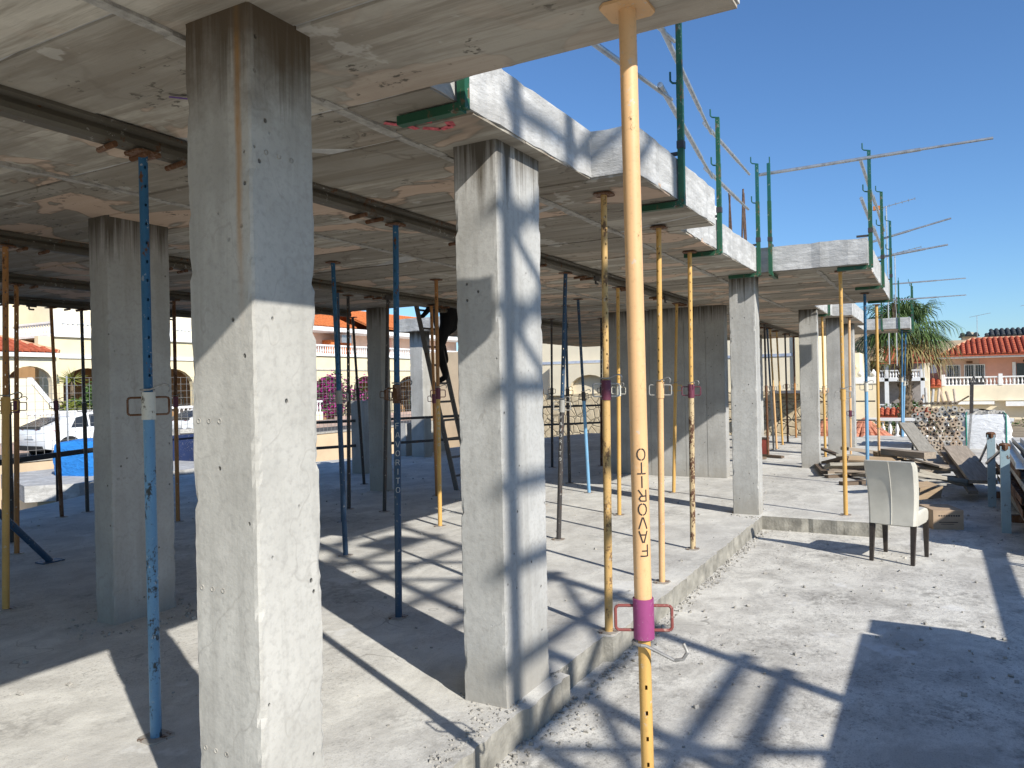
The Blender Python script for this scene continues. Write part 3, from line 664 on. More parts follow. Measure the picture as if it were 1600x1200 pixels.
# ------------------------------------------------------------------ ladder and person
M['alu'] = paint('ladder_steel', (.13, .12, .11), .3); M['cloth'] = plain('black_workwear', (.008, .008, .009), .9, 0, .2, 12)
t = thing('ladder', (9.71, 6.41, 0), 'dark steel ladder leaning up through the slab opening', 'ladder'); o = (9.71, 6.41, 0)
A0 = Vector((9.71, 6.41, 0)); A1 = Vector((9.46, 7.08, 3.55)); W = Vector((.40, -.02, 0))
for s in (0, 1): MB(o).bar(A0 + W * s, A1 + W * s, .028, .07, (0, 1, 0)).build('rail', M['alu'], t)
for k in range(12):
    u = .06 + k * .08; MB(o).cyl(A0.lerp(A1, u), A0.lerp(A1, u) + W, .017, 8).build('rung', M['alu'], t, True)
def person():
    # climbing the ladder, seen from behind and the side, dark workwear
    base = A0.lerp(A1, .46) + W * .55 + Vector((.10, -.10, .02))
    t = thing('person', base, 'person in black workwear climbing the ladder through the slab opening', 'person')
    J = {'pelvis': (0, 0, .92), 'spine': (.0, .03, 1.12), 'chest': (0, .07, 1.32), 'neck': (0, .10, 1.47), 'head0': (0, .12, 1.56), 'head1': (0, .13, 1.68), 'head2': (0, .13, 1.76),
         'hipL': (-.10, 0, .88), 'kneeL': (-.12, .13, .50), 'ankL': (-.11, .02, .08), 'footL': (-.11, .12, .03), 'toeL': (-.11, .18, .03),
         'hipR': (.10, 0, .88), 'kneeR': (.13, .28, .72), 'ankR': (.12, .16, .33), 'footR': (.12, .25, .29), 'toeR': (.12, .31, .29),
         'shL': (-.19, .08, 1.40), 'elL': (-.28, .16, 1.16), 'wrL': (-.27, .32, 1.02), 'pmL': (-.26, .37, 1.01),
         'shR': (.19, .08, 1.40), 'elR': (.24, .26, 1.28), 'wrR': (.18, .40, 1.42), 'pmR': (.17, .44, 1.45)}
    E_ = [('pelvis', 'spine'), ('spine', 'chest'), ('chest', 'neck'), ('neck', 'head0'), ('head0', 'head1'), ('head1', 'head2')]
    for s in 'LR': E_ += [('pelvis', 'hip' + s), ('hip' + s, 'knee' + s), ('knee' + s, 'ank' + s), ('ank' + s, 'foot' + s), ('foot' + s, 'toe' + s), ('chest', 'sh' + s), ('sh' + s, 'el' + s), ('el' + s, 'wr' + s), ('wr' + s, 'pm' + s)]
    rad = {'pelvis': .15, 'spine': .14, 'chest': .155, 'neck': .06, 'head0': .085, 'head1': .10, 'head2': .07, 'hip': .105, 'knee': .07, 'ank': .052, 'foot': .045, 'toe': .035, 'sh': .075, 'el': .05, 'wr': .035, 'pm': .036}
    for s in 'LR':
        for k in range(5):
            nm = 'f%d%s' % (k, s); p = Vector(J['pm' + s]); sd = -1 if s == 'L' else 1
            off = Vector(((k - 1.5) * .018, .03, .01)) if k < 4 else Vector((-.03 * sd, .01, .02)); tip = off + (Vector((0, .02, -.035)) if k < 4 else Vector((0, .02, -.01)))
            J[nm] = tuple(p + off); J[nm + 't'] = tuple(p + tip); E_ += [('pm' + s, nm), (nm, nm + 't')]
    names = list(J); idx = {n: i for i, n in enumerate(names)}
    me = bpy.data.meshes.new('body'); me.from_pydata([J[n] for n in names], [(idx[a], idx[c]) for a, c in E_], []); me.update()
    o = linkmesh('body', me, M['cloth'], t)
    sk = o.modifiers.new('skin', 'SKIN'); ss = o.modifiers.new('sub', 'SUBSURF'); ss.levels = 1; ss.render_levels = 2
    for n, i in idx.items():
        key = n.rstrip('LR') if n not in rad else n; r = rad.get(key, .009)
        me.skin_vertices[0].data[i].radius = (r, r * (.8 if key in ('pelvis', 'spine', 'chest') else 1)); me.skin_vertices[0].data[i].use_root = (n == 'pelvis')
    cap = MB(); cap.lathe([(.104, 0), (.108, .03), (.09, .075), (.045, .105), (.01, .11)], (0, .13, 1.68), 14); cap.build('cap', M['cloth'], t, True)
person()

# ------------------------------------------------------------------ things in the yard
M['wood'] = None
def mat_wood(name, c, var=.3):
    t = NT(name, .85, 0, .2); r = t.rnd()
    a = t.mix(r, tuple(x * (1 - var) for x in c), tuple(min(1, x * (1 + var)) for x in c))
    g = t.noise(9, 5, .65, (.35, 6, 6), .3)
    t.col(t.mix(t.ramp(g, .35, .65, .6, 0), a, tuple(x * .45 for x in c))); t.bump(g, .3, .004); return t.m
M['wood'] = mat_wood('weathered_wood', (.36, .30, .235)); M['woodf'] = mat_wood('fresh_wood', (.45, .33, .21), .2); M['woodg'] = mat_wood('grey_wood', (.38, .35, .29), .2)
M['woodd'] = mat_wood('dark_wood', (.20, .15, .11), .25)
def plank(p, q, wd, th, m, label, roll=0, group='loose timber in the pile'):
    p = Vector(p); q = Vector(q); d = q - p; L = d.length; d.normalize()
    a = Vector((0, 0, 1)).cross(d).normalized(); u = d.cross(a); a2 = a * math.cos(roll) + u * math.sin(roll); u2 = d.cross(a2)
    b = MB(); h = [L / 2, wd / 2, th / 2]; ns = 5; vs = []; fs = []
    for k in range(ns + 1):
        x = -h[0] + L * k / ns; wob = random.gauss(0, .002)
        for sy, sz in ((-1, -1), (1, -1), (1, 1), (-1, 1)): vs.append((x, sy * (h[1] + wob), sz * h[2] + wob))
    for k in range(ns):
        for i in range(4): j = (i + 1) % 4; fs.append((4 * k + i, 4 * k + j, 4 * k + 4 + j, 4 * k + 4 + i))
    fs += [(3, 2, 1, 0), (4 * ns, 4 * ns + 1, 4 * ns + 2, 4 * ns + 3)]
    b.add(vs, fs); o = b.build('plank', m); o.rotation_mode = 'QUATERNION'
    o.rotation_quaternion = Matrix((d, a2, u2)).transposed().to_quaternion(); o.location = (p + q) / 2
    return tag(o, label, 'plank', group)
G = -.157
plank((17.6, .55, .62), (13.6, -.05, .10), .26, .05, M['woodg'], 'wide grey board leaning up against the timber pile, before the stacked props')
plank((11.9, .30, .30), (12.6, -.35, .02), .24, .04, M['woodg'], 'pale grey board lying right of the chair')
plank((11.2, .62, .36), (12.5, -.30, .10), .20, .05, M['woodg'], 'long pale beam right behind the chair back')
plank((12.4, -.55, .10), (14.4, -.25, .42), .34, .05, M['wood'], 'broad brown board tilted on the right of the pile')
plank((12.2, -.42, -.02), (14.6, -.10, .32), .12, .05, M['wood'], 'narrow brown batten beside the broad tilted board')
plank((11.0, .30, .12), (11.4, .05, .10), .22, .16, M['woodf'], 'short fresh yellow wood block right of the chair', .2)
plank((11.1, .45, .05), (11.3, .1, .05), .18, .10, M['woodf'], 'second short fresh wood block by the chair')
plank((14.8, 1.45, .32), (15.6, .75, .16), .20, .06, M['wood'], 'brown board on top of the pile behind the chair')
plank((14.2, .75, .34), (13.6, .1, .34), .24, .10, M['wood'], 'thick brown beam end behind the chair')
plank((15.0, .9, .22), (14.2, .55, .22), .22, .10, M['woodf'], 'yellow wood end sticking out above the chair')
plank((14.4, 1.75, .10), (13.4, 1.30, .30), .10, .04, M['woodd'], 'dark board propped up left of the chair')
plank((14.9, 1.85, .30), (13.9, 1.1, .14), .09, .035, M['woodd'], 'thin dark lath left of the blue prop')
plank((14.6, 1.9, .05), (13.2, 1.6, .06), .10, .05, M['woodd'], 'dark board lying left of the peach prop'); plank((13.0, 1.55, .025), (13.4, 1.1, .025), .10, .04, M['woodd'], 'dark board lying on the deck left of the chair back')
plank((12.2, 1.25, .025), (12.5, .9, .025), .12, .05, M['woodd'], 'short dark piece on the deck beside the chair back')
for i in range(22):
    x = random.uniform(12.8, 15.6); yy = random.uniform(-.35, 1.2); a = random.uniform(0, 3.14); L = random.uniform(.5, 1.5); z = random.uniform(.05, .28) - .1 * abs(yy - .4)
    dx, dy = math.cos(a) * L / 2, math.sin(a) * L / 2
    plank((x - dx, yy - dy, max(z, .03 if yy > .5 else -.1)), (x + dx, yy + dy, max(z + random.uniform(-.12, .12), .03 if yy > .5 else -.1)), random.uniform(.08, .2), random.uniform(.025, .06), random.choice([M['wood'], M['woodd'], M['woodg'], M['wood'], M['woodf']]), 'loose piece of scrap timber in the pile behind the chair', random.uniform(-.5, .5))
# cardboard box right of the chair seat
t = thing('cardboard_box', (10.15, -.02, G), 'flat brown cardboard box with printed marks right of the chair', 'box', rot=(0, 0, .35))
MB().box(-.22, .22, -.16, .16, 0, .22).build('carton', plain('cardboard', (.42, .31, .21), .9, 0, .08, 8), t)
b = MB()
for k in range(9): b.box(-.2215, -.2205, -.12 + k * .026, -.103 + k * .026, .15, .165)
b.box(-.2215, -.2205, -.10, .10, .08, .088).box(-.2215, -.2205, -.06, .08, .06, .066)
b.build('print', M['blacktxt'], t)
# pallet with stacked props, end on
t = thing('wood_pallet', (19.4, -.06, G), 'wooden pallet under the stacked props', 'pallet')
for k in range(5): MB().box(-.55 + k * .24, -.43 + k * .24, -.46, .46, .10, .125).build('board', M['wood'], t)
for k in range(3): MB().box(-.55, .55, -.46 + k * .41, -.36 + k * .41, 0, .10).build('bearer', M['woodd'], t)
bm = MB(); bm.cyl((0, 0, 0), (1.3, 0, 0), .028, 8, None, False)
pl = [(math.cos(a) * .058, math.sin(a) * .058) for a in [math.pi / 4 + k * math.pi / 2 for k in range(4)]]
n = 8; oc = [(math.cos(2 * math.pi * i / n + .39) * .060, math.sin(2 * math.pi * i / n + .39) * .060) for i in range(n)]; ic = [(x * .32, y * .32) for x, y in oc]
ic = [(x * 1.15, y * 1.15) for x, y in ic]; vs = [(-.006, x, y) for x, y in oc] + [(-.006, x, y) for x, y in ic] + [(.0, x, y) for x, y in oc] + [(.25, x, y) for x, y in ic]
bm.add(vs, [(i, n + i, n + (i + 1) % n, (i + 1) % n) for i in range(n)] + [((i + 1) % n, 2 * n + (i + 1) % n, 2 * n + i, i) for i in range(n)] + [(n + i, 3 * n + i, 3 * n + (i + 1) % n, n + (i + 1) % n) for i in range(n)] + [tuple(3 * n + i for i in range(n))])
me = bm.mesh('stacked_prop'); stm = [paint('stack_beige', (.52, .43, .33), .2), paint('stack_grey', (.44, .42, .38), .2), paint('stack_tan', (.46, .35, .25), .3)]
mes = []
for m in stm: c = me.copy(); c.materials.clear(); c.materials.append(m); mes.append(c)
for r_ in range(9):
    for c_ in range(8):
        yy = -.06 + .42 - c_ * .118 + (.05 if r_ % 2 else 0) + (random.gauss(0, .012) if r_ > 2 else 0); z = G + .185 + r_ * .103 + (random.gauss(0, .014) if r_ > 2 else 0)
        o = linkmesh('stacked_prop', random.choice(mes), None); o.location = (18.85 + random.uniform(-.03, .03) * (3 if r_ > 2 else 1), yy, z); o.rotation_euler = (random.random() * 1.5 if r_ > 1 else .0, random.gauss(0, .01), random.gauss(0, .012))
        tag(o, 'steel prop lying end on in the stack on the pallet', 'prop', 'steel props stacked end on')
for k in range(7):
    o = linkmesh('stacked_prop', random.choice(mes), None); yy = .30 - k * .11; o.location = (18.95, yy, G + .185 + 9 * .103 + .03); o.rotation_euler = (0, -.75 + random.gauss(0, .15), random.gauss(0, .2)); o.scale = (.3, 1, 1)
    tag(o, 'loose steel prop lying crosswise on top of the stack', 'prop', 'loose props on top of the stack')
# white big bag
def bag(name, loc, size, m, label, rz=0, dents=9, handle=None):
    t = thing(name, loc, label, 'bulk bag', rot=(0, 0, rz)); b = MB(); nx, ny, nz = 14, 14, 10
    sx, sy, sz = size; rnd = random.Random(hash(name) % 1000)
    ph = [(rnd.uniform(4, 16), rnd.uniform(0, 6), rnd.uniform(6, 20), rnd.uniform(0, 6)) for _ in range(6)]
    vs = []; fs = []
    N = 40
    for k in range(nz + 1):
        u = k / nz; z = sz * u; bulge = 1 + .06 * math.sin(u * math.pi) - (.05 if u > .9 else 0)
        for i in range(N):
            a = 2 * math.pi * i / N; c, s_ = math.cos(a), math.sin(a); p = 14
            rr = 1 / ((abs(c) ** p + abs(s_) ** p) ** (1 / p))
            wv = sum(math.sin(f1 * a + o1) * math.sin(f2 * u * 1.6 + o2) for f1, o1, f2, o2 in ph) * .010
            vs.append((c * rr * sx / 2 * (bulge + wv), s_ * rr * sy / 2 * (bulge + wv), z + (.02 * math.sin(a * 3 + k) if k == nz else 0)))
    for k in range(nz):
        for i in range(N): j = (i + 1) % N; fs.append((k * N + i, k * N + j, (k + 1) * N + j, (k + 1) * N + i))
    fs.append(tuple(range(nz * N, nz * N + N))); fs.append(tuple(range(N - 1, -1, -1)))
    b.add(vs, fs); b.build('sack', m, t, True)
    if handle:
        for s_ in (-1, 1):
            MB().path([(-sx * .5 - .01, s_ * sy * .42, .05), (-sx * .53 - .01, s_ * sy * .42, sz * .6), (-sx * .5, s_ * sy * .42, sz + .02), (-sx * .3, s_ * sy * .38, sz + .06)], .016, 6).build('strap', handle, t)
    return t
def mat_sack(name, c, fold=.5):
    t = NT(name, .6, 0, .3); g = t.noise(4, 5, .6, (1, 1, 3), 1.2); t.col(t.mix(t.ramp(g, .3, .7), tuple(x * .75 for x in c), c)); t.bump(g, fold, .05); return t.m
M['sackw'] = mat_sack('white_woven_sack', (.72, .73, .74)); M['sackb'] = mat_sack('blue_woven_sack', (.03, .24, .68), .8)
bag('bulk_bag', (21.4, -.98, G), (.9, .95, .80), M['sackw'], 'full white bulk bag right of the stacked props', .05, handle=plain('green_strap', (.02, .22, .16), .8))
b = MB()
for i in range(40): crumb(b, 21.4 + random.uniform(-.35, .35), -.98 + random.uniform(-.4, .4), .64, random.uniform(.05, .14))
tag(b.build('rubble', M['joint']), 'grey rubble heaped in the white bulk bag', 'rubble', kind='stuff')
# leaning post with U-head
t = thing('u_head_post', (20.6, -.62, G), 'tall leaning steel post with a U shaped head by the white bag', 'post')
o = (20.6, -.62, G)
MB(o).bar((20.6, -.62, G), (20.5, -.70, .72), .05, .05).build('lower_post', M['galv'], t); MB(o).bar((20.5, -.70, .70), (20.46, -.72, 1.38), .075, .06).build('upper_post', M['dark'], t)
MB(o).box(20.42, 20.5, -.96, -.70, 1.36, 1.42).build('head_plate', M['dark'], t)
for yy in (-.76, -.94): MB(o).path([(20.46, yy + .05, 1.42), (20.46, yy, 1.56), (20.46, yy - .05, 1.42)], .014, 6).build('fork', M['dark'], t)
MB(o).bar((20.5, -.66, 1.10), (20.55, -.42, .94), .02, .035).build('lug', M['woodf'], t)
# steel rack on the right: blue posts, a stack of steel sections
t = thing('storage_rack', (10.0, -.65, G), 'rusty storage rack with light blue posts at the right edge', 'rack'); o = (10.0, -.65, G)
for x, yy, h in ((10.0, -.65, .80), (11.87, -.62, .80)):
    MB(o).box(x - .045, x + .045, yy - .045, yy + .045, G, h).build('post', paint('rack_blue', (.36, .48, .52), .33), t)
    MB(o).lathe([(.05, -.05), (.062, -.03), (.062, .015), (.045, .03), (.01, .035)], (x, yy, h), 6).build('post_cap', M['rusty'], t, True)
    MB(o).box(x - .04, x + .04, yy - 1.3, yy - .05, G + .12, G + .2).build('cross_bar', M['rusty'], t)
    MB(o).box(x - .045, x + .045, yy - 1.4, yy - 1.31, G, h).build('post', paint('rack_blue2', (.36, .48, .52), .33), t)
MB(o).bar((13.6, -.55, .25), (11.9, -.64, .82), .025, .025).build('brace', M['galv'], t); MB(o).bar((11.8, -.56, .42), (10.0, -.66, .80), .025, .025).build('brace', M['galv'], t)
for i in range(34):
    lay = i // 6; k = i % 6; yy = -.80 - k * .185 + random.gauss(0, .02); z = G + .22 + lay * .10 + random.gauss(0, .006); x0 = random.uniform(8.6, 9.4) if lay < 4 else random.uniform(9.4, 10.2); x1 = random.uniform(12.6, 13.9)
    o2 = (x0, yy, z); b = MB(o2); w2 = .05; hh = .075
    b.box(x0, x1, yy - w2, yy + w2, z, z + .006).box(x0, x1, yy - w2, yy - w2 + .006, z + .006, z + hh).box(x0, x1, yy + w2 - .006, yy + w2, z + .006, z + hh)
    m_ = random.choice([M['greyp'], M['rusty'], M['steelbeam'], M['galv'], M['woodg']])
    ob = b.build('steel_channel', m_); ob.location = o2; ob.rotation_euler = (random.choice([0, math.pi]) if False else 0, random.gauss(0, .008), random.gauss(0, .012))
    tag(ob, 'long steel formwork channel stacked in the rack at the right edge', 'steel channel', 'steel channels stacked in the rack')
# leaning sheet by the rack
b = MB(); b.add([(14.2, -1.1, .0), (14.0, -2.2, .05), (14.6, -2.2, .62), (14.7, -1.3, .72), (14.22, -1.1, -.02), (14.02, -2.2, .03), (14.62, -2.2, .60), (14.72, -1.3, .70)], [(0, 1, 2, 3), (7, 6, 5, 4), (0, 4, 5, 1), (1, 5, 6, 2), (2, 6, 7, 3), (3, 7, 4, 0)])
tag(b.build('leaning_panel', plain('pale_board', (.42, .43, .45), .7), None), 'pale grey board leaning behind the steel rack', 'board')

# ------------------------------------------------------------------ beyond the right edge and behind the camera: what throws the shadows
M['formply'] = plain('formwork_ply', (.36, .25, .13), .8, 0, .15, 4)
def panel_stack(x0, x1, y0, y1, h, label, step=.12):
    t = thing('formwork_stack', (x0, y0, G), label, 'formwork'); o = (x0, y0, G); z = G
    while z < G + h - .01:
        e = random.uniform(0, .04); MB(o).box(x0 + e, x1 - e, y0 + e, y1 - e, z, min(G + h, z + step - .006)).build('panel', M['formply'], t); z += step
    return t
panel_stack(1.9, 4.62, -2.6, -1.66, 1.52, 'stack of formwork panels beyond the right edge of the picture')
panel_stack(4.63, 4.96, -2.3, -1.74, 1.56, 'narrow pile of panels beside the big formwork stack')
panel_stack(7.7, 12.4, -3.9, -2.8, 2.1, 'tall stack of formwork beyond the steel rack')
t = thing('trestle_plank', (3.9, -2.7, G), 'long plank on trestles beyond the right edge', 'trestle'); o = (3.9, -2.7, G)
MB(o).box(3.9, 7.7, -2.80, -2.66, 1.42, 1.47).build('plank', M['wood'], t)
for x in (4.6, 6.0, 7.3):
    for s in (-1, 1): MB(o).cyl((x + s * .25, -2.73, G), (x + s * .02, -2.73, 1.42), .022, 8).build('leg', M['galv'], t, True)
t = thing('scaffold', (-1.0, -6.0, G), 'galvanised scaffold tower standing behind the camera', 'scaffold'); o = (-1.0, -6.0, G)
for yy, xa in ((-4.5, .12), (-5.2, -.22)):
    for x in (xa, xa + .62, xa + 1.85):
        MB(o).cyl((x, yy, G), (x, yy, 9.2), .05, 10).build('standard', M['galv'], t, True)
    for z in (1.2, 1.9, 2.35, 2.9, 3.6, 4.3, 5.2, 6.1, 7.0, 7.9, 8.8):
        MB(o).cyl((xa - .12, yy, z), (xa + 2.0, yy, z + random.uniform(-.03, .03)), .042, 8).build('ledger', M['galv'], t, True)
    for k, z in enumerate((.6, 1.5, 2.9, 4.3, 5.6, 6.9, 7.8)):
        a, c = (xa, xa + 1.85) if k % 2 else (xa + 1.85, xa)
        MB(o).cyl((a, yy - .06, z), (c, yy - .06, z + 1.35), .036, 8).build('brace', M['galv'], t, True)
for z, xa, xb in ((1.9, .1, 1.95), (2.9, .5, 1.95), (7.0, .9, 1.5)):
    for k in range(2): MB(o).box(xa, xb, -5.25 + k * .25, -5.03 + k * .25, z, z + .05).build('deck_board', M['wood'], t)

# ------------------------------------------------------------------ houses and gardens around the plot
M['cream'] = plain('cream_render', (.78, .67, .44), .9, 0, .05, 1.2, .1); M['cream2'] = plain('pale_cream_render', (.80, .71, .53), .9, 0, .05, 1.2, .1); M['beige'] = plain('beige_render', (.60, .47, .32), .9, 0, .06, 1.5, .1)
M['pink'] = plain('pink_render', (.68, .36, .27), .9, 0, .05, 1.5, .1); M['pinkp'] = plain('pale_pink_render', (.75, .52, .40), .9, 0, .05, 1.5, .1)
M['white'] = plain('white_paint', (.80, .80, .78), .7, 0, .04, 3); M['tile'] = None
def mat_tile(name, c=(.42, .105, .055)):
    t = NT(name, .85, 0, .2); t.col(t.mix(t.ramp(t.noise(5, 5, .7), .3, .7), tuple(x * .7 for x in c), tuple(min(1, x * 1.25) for x in c))); t.bump(t.noise(30, 3), .2, .01); return t.m
M['tile'] = mat_tile('clay_tile'); M['tileo'] = mat_tile('orange_clay_tile', (.55, .17, .055))
M['glassd'] = plain('dark_glass', (.03, .035, .04), .12, 0, .1, 2, 0, .6); M['shadowin'] = plain('porch_shade', (.36, .22, .11), .9, 0, .1, 2)  # shade inside the porches is put into this brown
M['ironb'] = plain('black_iron', (.02, .02, .02), .6); M['grill'] = plain('brown_grille', (.08, .04, .03), .7); M['terr'] = plain('terracotta_band', (.40, .45, .55), .8)
def mat_rubble():
    t = NT('crazy_stone_wall', .9, 0, .2); d = t.voro(3.4, (1, 1, 1), 'DISTANCE_TO_EDGE'); nd = t.n('ShaderNodeTexVoronoi'); nd.inputs['Scale'].default_value = 3.4; t.t.links.new(t.vec(), nd.inputs['Vector'])
    c = t.mix(t.ramp(t.noise(6, 4), .3, .7), (.50, .40, .26), (.70, .60, .42)); c = t.mix(t.ramp(d, .02, .05, 1, 0), c, (.30, .25, .17)); t.col(c); t.bump(t.ramp(d, .01, .08), .7, .03); return t.m
M['rubble'] = mat_rubble()
def placed(name, loc, label, cat, face='-y', group=None):
    return thing(name, loc, label, cat, group, rot=(0, 0, 0 if face == '-y' else -math.pi / 2))
# in house space: x along the front to the right as seen from the plot, y away from us, z up
def part(t, name, m, *boxes):
    b = MB()
    for q in boxes: b.box(*q)
    return b.build(name, m, t)
BAL = [(.055, 0), (.055, .04), (.03, .07), (.045, .17), (.06, .26), (.045, .36), (.027, .46), (.027, .52), (.045, .56), (.055, .6), (.055, .62)]
def balustrade(t, x0, x1, y, z, h=.8, n=None, m='white', along='x', y1=None, ball=False):
    L = (x1 - x0) if along == 'x' else (y1 - y); n = n or int(L / .21)
    r = MB(); s = h / .8
    if along == 'x': r.box(x0, x1, y - .09, y + .09, z + .68 * s, z + .8 * s)
    else: r.box(x0 - .09, x0 + .09, y, y1, z + .68 * s, z + .8 * s)
    rail_ = r.build('handrail', M[m], t)
    r = MB()
    if along == 'x': r.box(x0, x1, y - .09, y + .09, z, z + .07 * s)
    else: r.box(x0 - .09, x0 + .09, y, y1, z, z + .07 * s)
    r.build('plinth', M[m], t)
    me = MB().lathe([(a * 1.1, b_ * s) for a, b_ in BAL], (0, 0, 0), 8).mesh('baluster', True); me.materials.append(M[m])
    for k in range(n):
        u = (k + .5) / n; o = linkmesh('baluster', me, None, t); o.location = (x0 + (x1 - x0) * u, y, z + .06 * s) if along == 'x' else (x0, y + (y1 - y) * u, z + .06 * s)
def arch_wall(t, name, m, x0, x1, y0, y1, z0, z1, arches, z_spr_frac=.0):
    # wall in the x-z plane with arched openings (cx, half width, springing z, rise)
    xs = x0
    b = MB()
    for (cx, hw, zs, rise) in arches:
        if cx - hw > xs: b.box(xs, cx - hw, y0, y1, z0, z1)
        N = 10; prev = None
        for i in range(N):
            a0 = math.pi - math.pi * i / N; a1 = math.pi - math.pi * (i + 1) / N
            xa, za = cx + hw * math.cos(a0), zs + rise * math.sin(a0); xb, zb = cx + hw * math.cos(a1), zs + rise * math.sin(a1)
            b.yprism([(xa, za), (xb, zb), (xb, z1), (xa, z1)], y0, y1)
        xs = cx + hw
    if xs < x1: b.box(xs, x1, y0, y1, z0, z1)
    return b.build(name, m, t)
def tile_roof(t, x0, x1, y0, y1, z0, z1, m, hip0=0.0, hip1=0.0, pitch=.26, ridge=True, name='roof', rows=None):
    # front slope from eave (y0,z0) up to ridge (y1,z1), barrel tile columns; hip0/hip1 = inset of the ridge ends
    b = MB(); n = max(2, int((x1 - x0) / pitch)); L = math.hypot(y1 - y0, z1 - z0); rows = rows or max(3, int(L / .42)); sl = Vector((0, (y1 - y0) / L, (z1 - z0) / L)); nr = Vector((0, -sl.z, sl.y))
    for i in range(n):
        xc = x0 + (i + .5) * (x1 - x0) / n; hw = (x1 - x0) / n / 2
        lim = 1.0
        if hip0 and xc < x0 + hip0: lim = (xc - x0) / hip0
        if hip1 and xc > x1 - hip1: lim = min(lim, (x1 - xc) / hip1)
        lim = max(lim, .04)
        for k in range(rows):
            u0 = k / rows; u1 = min((k + 1.06) / rows, 1.0)
            if u0 >= lim: break
            u1 = min(u1, lim)
            vs = []
            for u, lift in ((u0, .035), (u1, .0)):
                for q in range(6):
                    a = math.pi * q / 5; p = Vector((xc - hw * .8 * math.cos(a), y0, z0)) + sl * (u * L) + nr * (math.sin(a) * hw * .75 + lift); vs.append(p)
            b.add(vs, [(q, q + 1, 7 + q, 6 + q) for q in range(5)])
            b.add([vs[0], vs[1], vs[2], vs[3], vs[4], vs[5]], [(5, 4, 3, 2, 1, 0)])
    r = b.build(name, m, t)
    base = MB(); base.add([(x0, y0 + .02, z0 - .02), (x1, y0 + .02, z0 - .02), (x1 - hip1, y1, z1 - .02), (x0 + hip0, y1, z1 - .02), (x0, y0 + .02, z0 - .10), (x1, y0 + .02, z0 - .10), (x1 - hip1, y1, z1 - .10), (x0 + hip0, y1, z1 - .10)], [(0, 1, 2, 3), (7, 6, 5, 4), (0, 4, 5, 1), (1, 5, 6, 2), (2, 6, 7, 3), (3, 7, 4, 0)])
    if hip0: base.add([(x0, y0, z0), (x0 + hip0, y1, z1), (x0, 2 * y1 - y0, z0)], [(0, 1, 2)])
    if hip1: base.add([(x1, y0, z0), (x1 - hip1, y1, z1), (x1, 2 * y1 - y0, z0)], [(2, 1, 0)])
    base.add([(x0, 2 * y1 - y0, z0), (x1, 2 * y1 - y0, z0), (x1 - hip1, y1, z1), (x0 + hip0, y1, z1)], [(3, 2, 1, 0)])
    base.build('roof_bed', m, r)
    if ridge:
        c = MB(); N = max(2, int((x1 - x0 - hip0 - hip1) / .4))
        for i in range(N):
            xa = x0 + hip0 + (x1 - x0 - hip0 - hip1) * i / N; xb = x0 + hip0 + (x1 - x0 - hip0 - hip1) * (i + 1) / N; c.cyl((xa, y1, z1 + .02), (xb + .02, y1, z1 + .02), .11, 8, .095)
        if hip0: c.cyl((x0, y0, z0 + .05), (x0 + hip0, y1, z1 + .03), .10, 8)
        if hip1: c.cyl((x1, y0, z0 + .05), (x1 - hip1, y1, z1 + .03), .10, 8)
        c.build('ridge_tiles', mat_ridge, r, True)
    return r
mat_ridge = mat_tile('pale_ridge_tile', (.58, .33, .20))
def window(t, x0, x1, y, z0, z1, bars=0, frame='white', glass='glassd', sill=True):
    wv = part(t, 'window', M[frame], (x0 - .06, x1 + .06, y - .05, y + .03, z0 - .06, z0), (x0 - .06, x1 + .06, y - .05, y + .03, z1, z1 + .06), (x0 - .06, x0, y - .05, y + .03, z0, z1), (x1, x1 + .06, y - .05, y + .03, z0, z1), ((x0 + x1) / 2 - .03, (x0 + x1) / 2 + .03, y - .045, y + .03, z0, z1))
    part(wv, 'pane', M[glass], (x0, (x0 + x1) / 2 - .03, y - .02, y - .01, z0, z1)); part(wv, 'pane', M[glass], ((x0 + x1) / 2 + .03, x1, y - .02, y - .01, z0, z1))
    if bars:
        for k in range(bars):
            x = x0 + (x1 - x0) * (k + .5) / bars; part(wv, 'bar', M['white'], (x - .012, x + .012, y - .09, y - .066, z0, z1))

# left house across the street
h = placed('house', (0, 36, 0), 'cream house with red tile roof, white balustrades and an arched porch on the left', 'house')
part(h, 'wall', M['cream'], (12, 33.2, 3.0, 12, -.4, 4.3)); part(h, 'upper_wall', M['cream2'], (12, 20.2, 4.2, 12, 4.3, 7.5), (23.0, 33, 4.2, 12, 4.3, 7.5), (20.2, 23.0, 7.5, 12, 4.3, 7.5))
arch_wall(h, 'porch_wall', M['cream2'], 12, 19.9, -1.6, -1.3, -.4, 3.25, [(15.6, 1.0, 2.1, .75), (18.75, .95, 2.1, .72)])
arch_wall(h, 'porch_wall', M['cream'], 19.9, 33.2, -.2, .1, -.4, 4.25, [(22.2, 1.2, 2.0, .8), (26.9, 1.3, 1.8, 1.0), (30.6, 1.2, 1.8, 1.0)])
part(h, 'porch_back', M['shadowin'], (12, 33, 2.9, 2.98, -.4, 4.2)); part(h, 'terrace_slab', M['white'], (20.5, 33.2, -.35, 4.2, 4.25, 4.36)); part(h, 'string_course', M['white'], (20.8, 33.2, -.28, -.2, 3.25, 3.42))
tile_roof(h, 12, 19.95, -1.75, 1.4, 3.42, 4.6, M['tile'], 0, 2.6, .3); part(h, 'gutter', M['white'], (12, 20.0, -1.85, -1.68, 3.22, 3.40))
tile_roof(h, 12, 20.0, 3.6, 6.2, 5.0, 6.3, M['tile'], 0, 1.8, .3); part(h, 'gutter', M['white'], (12, 20.1, 3.5, 3.66, 4.86, 4.99))
